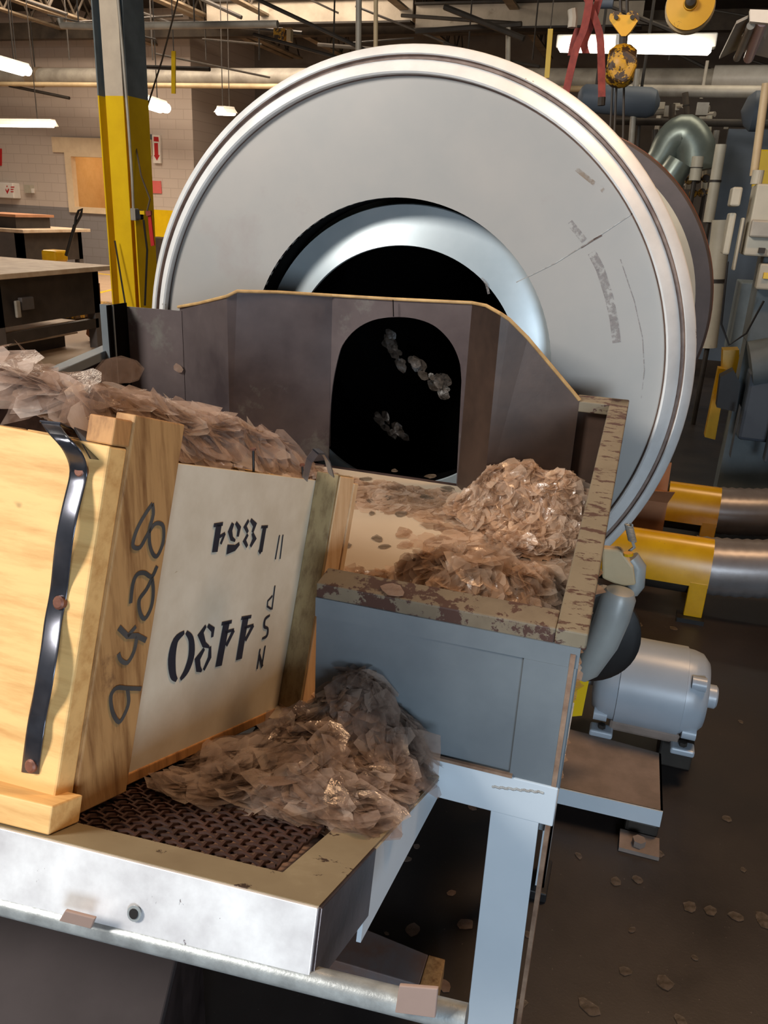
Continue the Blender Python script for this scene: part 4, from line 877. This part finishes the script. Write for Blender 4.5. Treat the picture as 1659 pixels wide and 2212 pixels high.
# stencilled digits and marker numerals, as ink lying on the boards
def ink(strokes, u, nm, m, par, z1=True):
    mm = MB()
    for pts, wd in strokes:
        P = []
        if len(pts) > 4:
            if isinstance(wd, (list, tuple)): wd = [q[0] for q in cr_([(v,) for v in wd])]
            pts = cr_(pts)
        for x, y in pts:
            px, py = x * .4581, (740 if z1 else 1200) + y * .4581
            q = onP(px, py, B3(u, 0, 0), BE); P.append(q)
        ws = wd if isinstance(wd, (list, tuple)) else [wd] * len(P)
        Ls, Rs = [], []
        for i, q in enumerate(P):
            d = (P[min(i + 1, len(P) - 1)] - P[max(i - 1, 0)]); d = d.normalized(); n = d.cross(BE).normalized()
            Ls.append(q - n * ws[i]); Rs.append(q + n * ws[i])
        vs = []
        for a, c in zip(Ls, Rs): vs += [a, c, a + BE * .0006, c + BE * .0006]
        k4 = len(P); fs = []
        for i in range(k4 - 1):
            k = 4 * i; fs += [(k + 2, k + 3, k + 7, k + 6), (k, k + 4, k + 5, k + 1), (k, k + 2, k + 6, k + 4), (k + 1, k + 5, k + 7, k + 3)]
        fs += [(0, 1, 3, 2), (4 * k4 - 4, 4 * k4 - 2, 4 * k4 - 1, 4 * k4 - 3)]
        mm.add(vs, fs)
    return mm.build(nm, m, par)
U = .0008
ink([([(1032, 858), (1012, 988)], .0075), ([(1008, 862), (1050, 855)], .003), ([(1036, 915), (1060, 900)], .0025), ([(1060, 900), (1040, 950)], .0025)], U, 'stencil_digit', 'ink', side)
ink([([(1098, 852), (1084, 890), (1092, 925), (1108, 935)], [.004, .006, .004, .002]), ([(1112, 850), (1128, 875), (1120, 915)], [.003, .005, .003]), ([(1128, 948), (1108, 968), (1070, 976)], [.003, .005, .008])], U, 'stencil_digit', 'ink', side)
ink([([(1172, 838), (1155, 868), (1168, 895)], [.003, .005, .003]), ([(1182, 836), (1202, 860), (1190, 895)], [.003, .006, .003]), ([(1168, 905), (1152, 935), (1165, 962)], [.003, .005, .003]), ([(1190, 900), (1200, 925), (1180, 962)], [.003, .0065, .003])], U, 'stencil_digit', 'ink', side)
ink([([(1248, 868), (1228, 988)], .006), ([(1232, 870), (1262, 868)], .0025), ([(1222, 975), (1230, 990)], .004)], U, 'stencil_digit', 'ink', side)
ink([([(1318, 908), (1298, 1022)], .0016), ([(1334, 906), (1320, 1020)], .0016)], U, 'stencil_mark', 'ink', side)
ink([([(868, 362), (828, 400), (810, 480), (815, 560), (832, 588)], [.003, .007, .009, .007, .003]), ([(878, 362), (900, 395), (902, 470), (880, 540), (850, 584)], [.003, .006, .008, .007, .003])], U, 'stencil_digit', 'ink', side, False)
ink([([(970, 332), (945, 370), (962, 420), (985, 432)], [.003, .008, .005, .002]), ([(980, 330), (1004, 350), (1000, 385)], [.003, .005, .003]), ([(962, 440), (930, 490), (935, 535), (950, 545)], [.003, .008, .006, .002]), ([(990, 430), (988, 480), (960, 540)], [.003, .005, .003])], U, 'stencil_digit', 'ink', side, False)
ink([([(1068, 315), (1030, 522)], .0095), ([(1045, 322), (1092, 312)], .003), ([(1102, 352), (1066, 425)], .004), ([(1060, 362), (1102, 350)], .0025)], U, 'stencil_digit', 'ink', side, False)
ink([([(1158, 292), (1126, 490)], .0095), ([(1138, 296), (1184, 288)], .003), ([(1194, 328), (1156, 400)], .004), ([(1152, 340), (1194, 328)], .0025)], U, 'stencil_digit', 'ink', side, False)
ink([([(1296, 142), (1282, 255)], .0018), ([(1284, 190), (1262, 215), (1260, 240), (1278, 252)], .002)], U, 'stencil_letter', 'ink', side, False)
ink([([(1272, 282), (1250, 300), (1246, 335), (1262, 345), (1258, 378), (1236, 392)], [.002, .003, .003, .0025, .003, .002])], U, 'stencil_letter', 'ink', side, False)
ink([([(1226, 440), (1212, 535)], .002), ([(1222, 470), (1236, 525)], .0035), ([(1250, 425), (1234, 525)], .002)], U, 'stencil_letter', 'ink', side, False)
bat = [c for c in cr.children if c.name.startswith('side_batten')][0]; U2 = .0308
ink([([(718, 760), (690, 800), (655, 860), (632, 920), (628, 962), (660, 965), (695, 905), (730, 855), (765, 860), (772, 905), (765, 955), (742, 1005), (722, 1000), (705, 950), (705, 880), (722, 810), (718, 760)], .0028)], U2, 'marker_digit', 'pen', bat)
ink([([(740, 50), (715, 100), (680, 82), (645, 90), (625, 140), (615, 225)], .003), ([(715, 100), (722, 170), (712, 245), (682, 298), (660, 270), (656, 210), (690, 160), (715, 110)], .003)], U2, 'marker_digit', 'pen', bat, False)
ink([([(560, 340), (600, 380), (645, 378), (688, 400)], .0038), ([(600, 380), (640, 335)], .0028), ([(645, 380), (632, 450), (600, 505), (568, 492), (558, 462)], .003)], U2, 'marker_digit', 'pen', bat, False)
ink([([(665, 628), (600, 626), (548, 625), (522, 665), (530, 738), (560, 785), (590, 742), (606, 690), (600, 632)], .003)], U2, 'marker_digit', 'pen', bat, False)
# ================================================================== MICA
def flake_mesh(mb, c, n, size, rnd, elong=1.0, dirv=None, curl=.12, k=10, thin=0):
    n = n.normalized(); a = (dirv - n * dirv.dot(n)).normalized() if dirv is not None and (dirv - n * dirv.dot(n)).length > 1e-4 else n.orthogonal().normalized()
    if dirv is None:
        ang = rnd.uniform(0, 6.28); a = Matrix.Rotation(ang, 3, n) @ a
    b_ = n.cross(a); base = len(mb.v); cu = rnd.uniform(-curl, curl); ax = rnd.uniform(0, 6.28)
    ring = []
    for ri, rf in ((0, .5), (1, 1.)):
        for i in range(k):
            t = 2 * math.pi * i / k + (rnd.uniform(-.2, .2) if ri else 0); r = size * rf * (rnd.uniform(.72, 1.06) if ri else 1)
            x, y = r * math.cos(t) * elong, r * math.sin(t)
            d = x * math.cos(ax) + y * math.sin(ax); z = cu * d * d / size
            mb.v.append(c + a * x + b_ * y + n * z)
    mb.v.append(c)
    for i in range(k):
        j = (i + 1) % k; mb.f.append((base + 2 * k, base + i, base + j)); mb.f.append((base + i, base + k + i, base + k + j, base + j))
    if thin: pass
def fbm(x, y, s=0): return noise.fractal(Vector((x, y, s)), 1, 2, 4)
def heap(name, mat, core, hf, dom, fr, nf, sizes, tilt, lab, seed, elong=(1, 1.5), dirf=None, cover=None, res=44, lift=.002):
    """hf(u,v)->height over the base plane; fr(u,v,h)->point; dom=(u0,u1,v0,v1)"""
    rnd = random.Random(seed); u0, u1, v0, v1 = dom
    o = thing(name, fr((u0 + u1) / 2, (v0 + v1) / 2, 0), lab, 'mica flakes'); o['kind'] = 'stuff'
    m = MB(); idx = {}
    for i in range(res + 1):
        for j in range(res + 1):
            u = u0 + (u1 - u0) * i / res; v = v0 + (v1 - v0) * j / res; h = hf(u, v); m.v.append(fr(u, v, h * .93 - .0035 + .004 * fbm(u * 40, v * 40, seed) * (h > .01)))
    for i in range(res):
        for j in range(res):
            u = u0 + (u1 - u0) * (i + .5) / res; v = v0 + (v1 - v0) * (j + .5) / res
            if hf(u, v) > .006:
                a = i * (res + 1) + j; m.f.append((a, a + res + 1, a + res + 2, a + 1))
    if m.f: 
        c_ = m.build('heap_core', core, o, smooth=True)
    fm = MB(); cnt = 0; tries = 0
    while cnt < nf and tries < nf * 12:
        tries += 1
        u = rnd.uniform(u0, u1); v = rnd.uniform(v0, v1); h = hf(u, v); cv = cover(u, v) if cover else (1 if h > .004 else 0)
        if rnd.random() > cv: continue
        e = .01; pu = fr(u + e, v, hf(u + e, v)) - fr(u - e, v, hf(u - e, v)); pv = fr(u, v + e, hf(u, v + e)) - fr(u, v - e, hf(u, v - e))
        n = pu.cross(pv).normalized(); 
        if n.z < 0: n = -n
        n = (n + Vector((rnd.gauss(0, tilt), rnd.gauss(0, tilt), rnd.gauss(0, tilt * .5)))).normalized()
        sz = rnd.uniform(*sizes) * (1.3 if rnd.random() < .1 else 1)
        c = fr(u, v, max(h, 0) + lift + rnd.uniform(0, .006) * min(1, h / .02 + .1))
        flake_mesh(fm, c, n, sz, rnd, rnd.uniform(*elong), dirf(u, v) if dirf and rnd.random() < .75 else None)
        cnt += 1
    fo = fm.build('flakes', mat, o, smooth=True); 
    return o
def g2(u, v, cu, cv, su, sv, h): return h * math.exp(-((u - cu) / su) ** 2 - ((v - cv) / sv) ** 2)
# crate heap (u,v in crate frame, above w=.44)
def h_crate(u, v):
    t = (v + .17) / .62; edge = min(1, (-.03 - u) / .05, (v + .17) / .05, (.50 - v) / .09); edge = max(0, edge)
    top = .075 + .03 * max(0, min(1, (-u - .03) / .28)) * (1 - .55 * t)
    return edge * (top + .014 * fbm(u * 9, v * 9, 3)) + .004
heap('crate_mica_heap', 'mica_box', 'mound', h_crate, (-.74, -.05, -.135, .445), lambda u, v, h: B3(u, v, .445 + h), 3200, (.016, .038), .13,
     'heap of glossy pinkish mica flakes overflowing the wooden crate', 5, (1.1, 2.2), lambda u, v: (BE * .45 + BV * .85))
# trough heaps (world x,y)
def ft(u, v, h): return Vector((u, v, rz(v, -.3135) + h))
def h_front(u, v):
    h = g2(u, v, -.24, 1.55, .14, .16, .15) + g2(u, v, -.38, 1.58, .10, .10, .07) + g2(u, v, -.12, 1.62, .08, .14, .05) + g2(u, v, -.5, 1.62, .14, .07, .03)
    return max(0, min(h * (1 + .35 * fbm(u * 8, v * 8, 1)), .29)) if h > .012 else 0
heap('front_mica_heap', 'mica_trough', 'moundw', h_front, (-.75, -.047, 1.2, 1.95), ft, 2800, (.012, .036), .34, 'amber lit mica heap against the front corner of the trough', 6, (1, 1.6),
     cover=lambda u, v: 1 if h_front(u, v) > .015 else 0)
def h_back(u, v):
    h = g2(u, v, -.29, 2.13, .11, .07, .125) + g2(u, v, -.14, 2.12, .09, .07, .125) + g2(u, v, -.2, 1.98, .14, .1, .02)
    return max(0, h * (1 + .4 * fbm(u * 7, v * 7, 9))) if h > .012 else 0
heap('rear_mica_heap', 'mica_trough', 'moundw', h_back, (-.5, -.047, 1.8, 2.2), ft, 1900, (.010, .03), .36, 'mica heap at the rear right corner of the trough', 7, (1, 1.6), cover=lambda u, v: 1 if h_back(u, v) > .014 else 0)
heap('spread_mica_layer', 'mica_trough', 'moundw', lambda u, v: .0, (-.95, -.047, 1.2, 2.22), ft, 2400, (.014, .032), .05, 'thin layer of mica flakes spread on the trough liner', 8, (1, 1.8),
     cover=lambda u, v: max(0, min(1, (u + .50 + .16 * fbm(u * 3, v * 5, 2)) / .2)) + (.9 if v > 2.06 and u > -1.0 else 0), lift=.001)
def h_lb(u, v): return g2(u, v, -1.02, 2.05, .17, .14, .15) * (1 + .3 * fbm(u * 8, v * 8, 4)) + g2(u, v, -1.3, 1.9, .25, .2, .16)
heap('left_mica_heap', 'mica_box', 'mound', h_lb, (-1.65, -.82, 1.5, 2.2), ft, 900, (.012, .032), .4, 'mica heap at rear of trough behind the crate', 9)
# tray heap
def h_tray(u, v):
    h = g2(u, v, -.16, .56, .10, .12, .11) + g2(u, v, -.07, .54, .055, .08, .05) + g2(u, v, -.22, .44, .12, .12, .03) + g2(u, v, -.12, .36, .12, .1, .018)
    return max(0, h * (1 + .4 * fbm(u * 8, v * 8, 12))) if h > .008 else 0
heap('tray_mica_heap', 'mica_tray', 'mound', h_tray, (-.335, -.02, .2, .60), lambda u, v, h: T3(u, v, h + .003), 2400, (.012, .034), .2, 'dusty brown mica heap on the tray below the crate', 10, (1, 1.8), cover=lambda u, v: 1 if h_tray(u, v) > .012 else (.55 if v > .24 + .05 * fbm(u * 9, 1, 5) else 0))
# single flakes
def single(px, z, size, lab, group, seed, mat='mica_dark', plane=None, nrm=Vector((0, 0, 1))):
    rnd = random.Random(seed); p = plane(*px) if plane else onZ(*px, z)
    m = MB(); flake_mesh(m, p + nrm * .0025, nrm + Vector((rnd.gauss(0, .03), rnd.gauss(0, .03), 0)), size, rnd, rnd.uniform(1, 1.5), None, .05, 9)
    o = m.build('mica_flake', mat, solid=.0008, origin=p); return tag(o, lab, 'mica flake', group)
pl0 = ft(-.5, 1.7, 0); pln = Vector((0, -SL, 1)).normalized()
LF = [(852, 1018, .011, 'nearest the arch opening on its left'), (790, 1036, .016, 'upper left, nearest the crate strap hoop'), (862, 1058, .014, 'just below the dark patch before the arch'), (800, 1083, .012, 'small, in the middle of the bare cream area'), (845, 1078, .018, 'large, in the middle of the bare cream area'), (760, 1085, .012, 'touching the crate end plank at mid height'), (865, 1112, .020, 'widest, lowest in the middle of the cream area'),
      (803, 1110, .010, 'tiny, lone, low in the bare cream area'), (925, 1075, .02, 'at the left edge of the spread layer'), (965, 1058, .022, 'left below the rear heap'), (815, 1165, .016, 'pointed, at the left of the front heap'), (830, 1182, .014, 'dark, between pointed flake and front heap'), (750, 1180, .013, 'lowest left, beside the crate plank'), (930, 1030, .016, 'under the left foot of the rear heap'), (740, 1130, .008, 'tiny, beside the crate plank above its lower end')]
for i, (x, y, s, l) in enumerate(LF): single((x, y), 0, s, 'dark thin mica flake on cream liner, ' + l, None, 100 + i, plane=lambda a, b: onP(a, b, pl0, pln), nrm=pln)
FF = [(1330, 1905, .016, 'left of a pair below the motor slab'), (1378, 1902, .018, 'right of a pair below the motor slab'), (1425, 1845, .014, 'just below the slab anchor plate'), (1250, 1850, .012, 'beside the foot of the rear trough leg'), (1490, 1960, .02, 'large, left of three in a row at right'), (1535, 1968, .018, 'middle of three in a row at right'), (1590, 1982, .018, 'right of three in a row at right'), (1650, 1990, .024, 'widest, cut by the right edge'),
      (1435, 2125, .024, 'large brownish one low on the open floor'), (1272, 2178, .022, 'large, at bottom nearest the front leg'), (1350, 2100, .014, 'mid sized, left of the large brownish one'), (1570, 1770, .016, 'right of the slab at its front edge height'), (1365, 2010, .010, 'tiny, in the middle of the open floor'), (1500, 2070, .010, 'tiny, right of the floor middle'), (1605, 1880, .010, 'tiny, near the right edge above the row'), (1140, 2020, .012, 'beside the right edge of the front leg'), (1125, 2170, .014, 'lowest beside the front leg'), (1470, 2205, .016, 'cut by the bottom edge'), (1540, 1490, .014, 'right of the motor shaft cap'), (1600, 1560, .012, 'small, right of the motor near the edge'), (1380, 1350, .02, 'below the nearer yellow guard at left'), (1455, 1358, .02, 'below the nearer yellow guard, by its leg')]
for i, (x, y, s, l) in enumerate(FF): single((x, y), 0, s * .9, 'thin mica flake on dark floor, ' + l, None, 200 + i)
GF = [(890, 2010, .020, 'large pale one midway between tray and leg'), (1006, 1998, .017, 'round, close to the left edge of leg'), (912, 1700, .012, 'small, nearest the rear corner of tray'), (900, 1830, .010, 'upper of two beside the tray side'), (880, 1858, .010, 'lower of two beside the tray side'), (1020, 1745, .012, 'highest, under the trough bottom rail'), (960, 2130, .018, 'beside the wooden end of the rusty steel block'), (975, 1930, .010, 'faint, above the round one'), (835, 2018, .006, 'tiny, left of the large pale one')]
for i, (x, y, s, l) in enumerate(GF): single((x, y), 0, s, 'mica flake on floor left of leg, ' + l, None, 300 + i, 'mica_box')
single((410, 2155), 0, .014, 'pale mica scrap on the floor below the round bar', None, 330, 'mica_box')
for i, (x, y, s, l) in enumerate([(600, 1690, .028, 'large pale mica flake lying on top of the tray heap'), (372, 1703, .010, 'tiny pale mica flake at the crate foot on the screen')]):
    single((x, y), 0, s, l, None, 400 + i, 'mica_box', plane=lambda a, b: onP(a, b, TA + TN * (.032 if x > 500 else .006), TN), nrm=TN)
tagx = tag(single((392, 1205), 0, .001, 'x', None, 1), 'x', 'x'); bpy.data.objects.remove(tagx)
single((612, 1284), 0, .02, 'x', None, 2); bpy.data.objects.remove([q for q in COL.objects if q.get('label') == 'x'][0])
single((850, 1278), 0, .022, 'pale mica flake resting on the front rim of trough', None, 500, 'mica_box', plane=lambda a, b: onZ(a, b, rz(1.17)), nrm=Vector((0, 0, 1)))
single((385, 795), 0, .018, 'small shiny mica flake stuck on the left shield wing', None, 501, 'mica_box', plane=lambda a, b: onY(a, b, 2.292), nrm=Vector((0, -1, 0)))
sf = MB(); rnd = random.Random(8)
for i in range(2):
    p = onY(255 + i * 3, 800 + i * 2, 1.35); flake_mesh(sf, p, Vector((.75, -.6, .1)), .034 - i * .002, rnd, 1.5, Vector((1, 0, .15)), .1, 9)
o = sf.build('mica_flake', 'mica_tray'); tag(o, 'broad mica flake standing up behind the crate heap', 'mica flake')
# mica stuck inside the drum
sf = MB(); rnd = random.Random(21)
for i in range(42):
    t = rnd.random(); q = i % 3; x, y = [(838 + 34 * t, 730 + 62 * t), (870 + 105 * t, 785 + 55 * t), (812 + 70 * t, 905 + 30 * t)][q]; x += rnd.uniform(-10, 10); y += rnd.uniform(-18, 18)
    flake_mesh(sf, onY(x, y, 3.0), Vector((rnd.uniform(-.5, .5), -1, rnd.uniform(0, .8))), rnd.uniform(.008, .022), rnd, 1.6, Vector((1, 0, -.8)), .2)
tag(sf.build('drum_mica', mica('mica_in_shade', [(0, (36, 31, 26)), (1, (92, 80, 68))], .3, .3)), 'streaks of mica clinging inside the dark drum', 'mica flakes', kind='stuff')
for o in COL.objects:
    if '_w' in o: del o['_w']
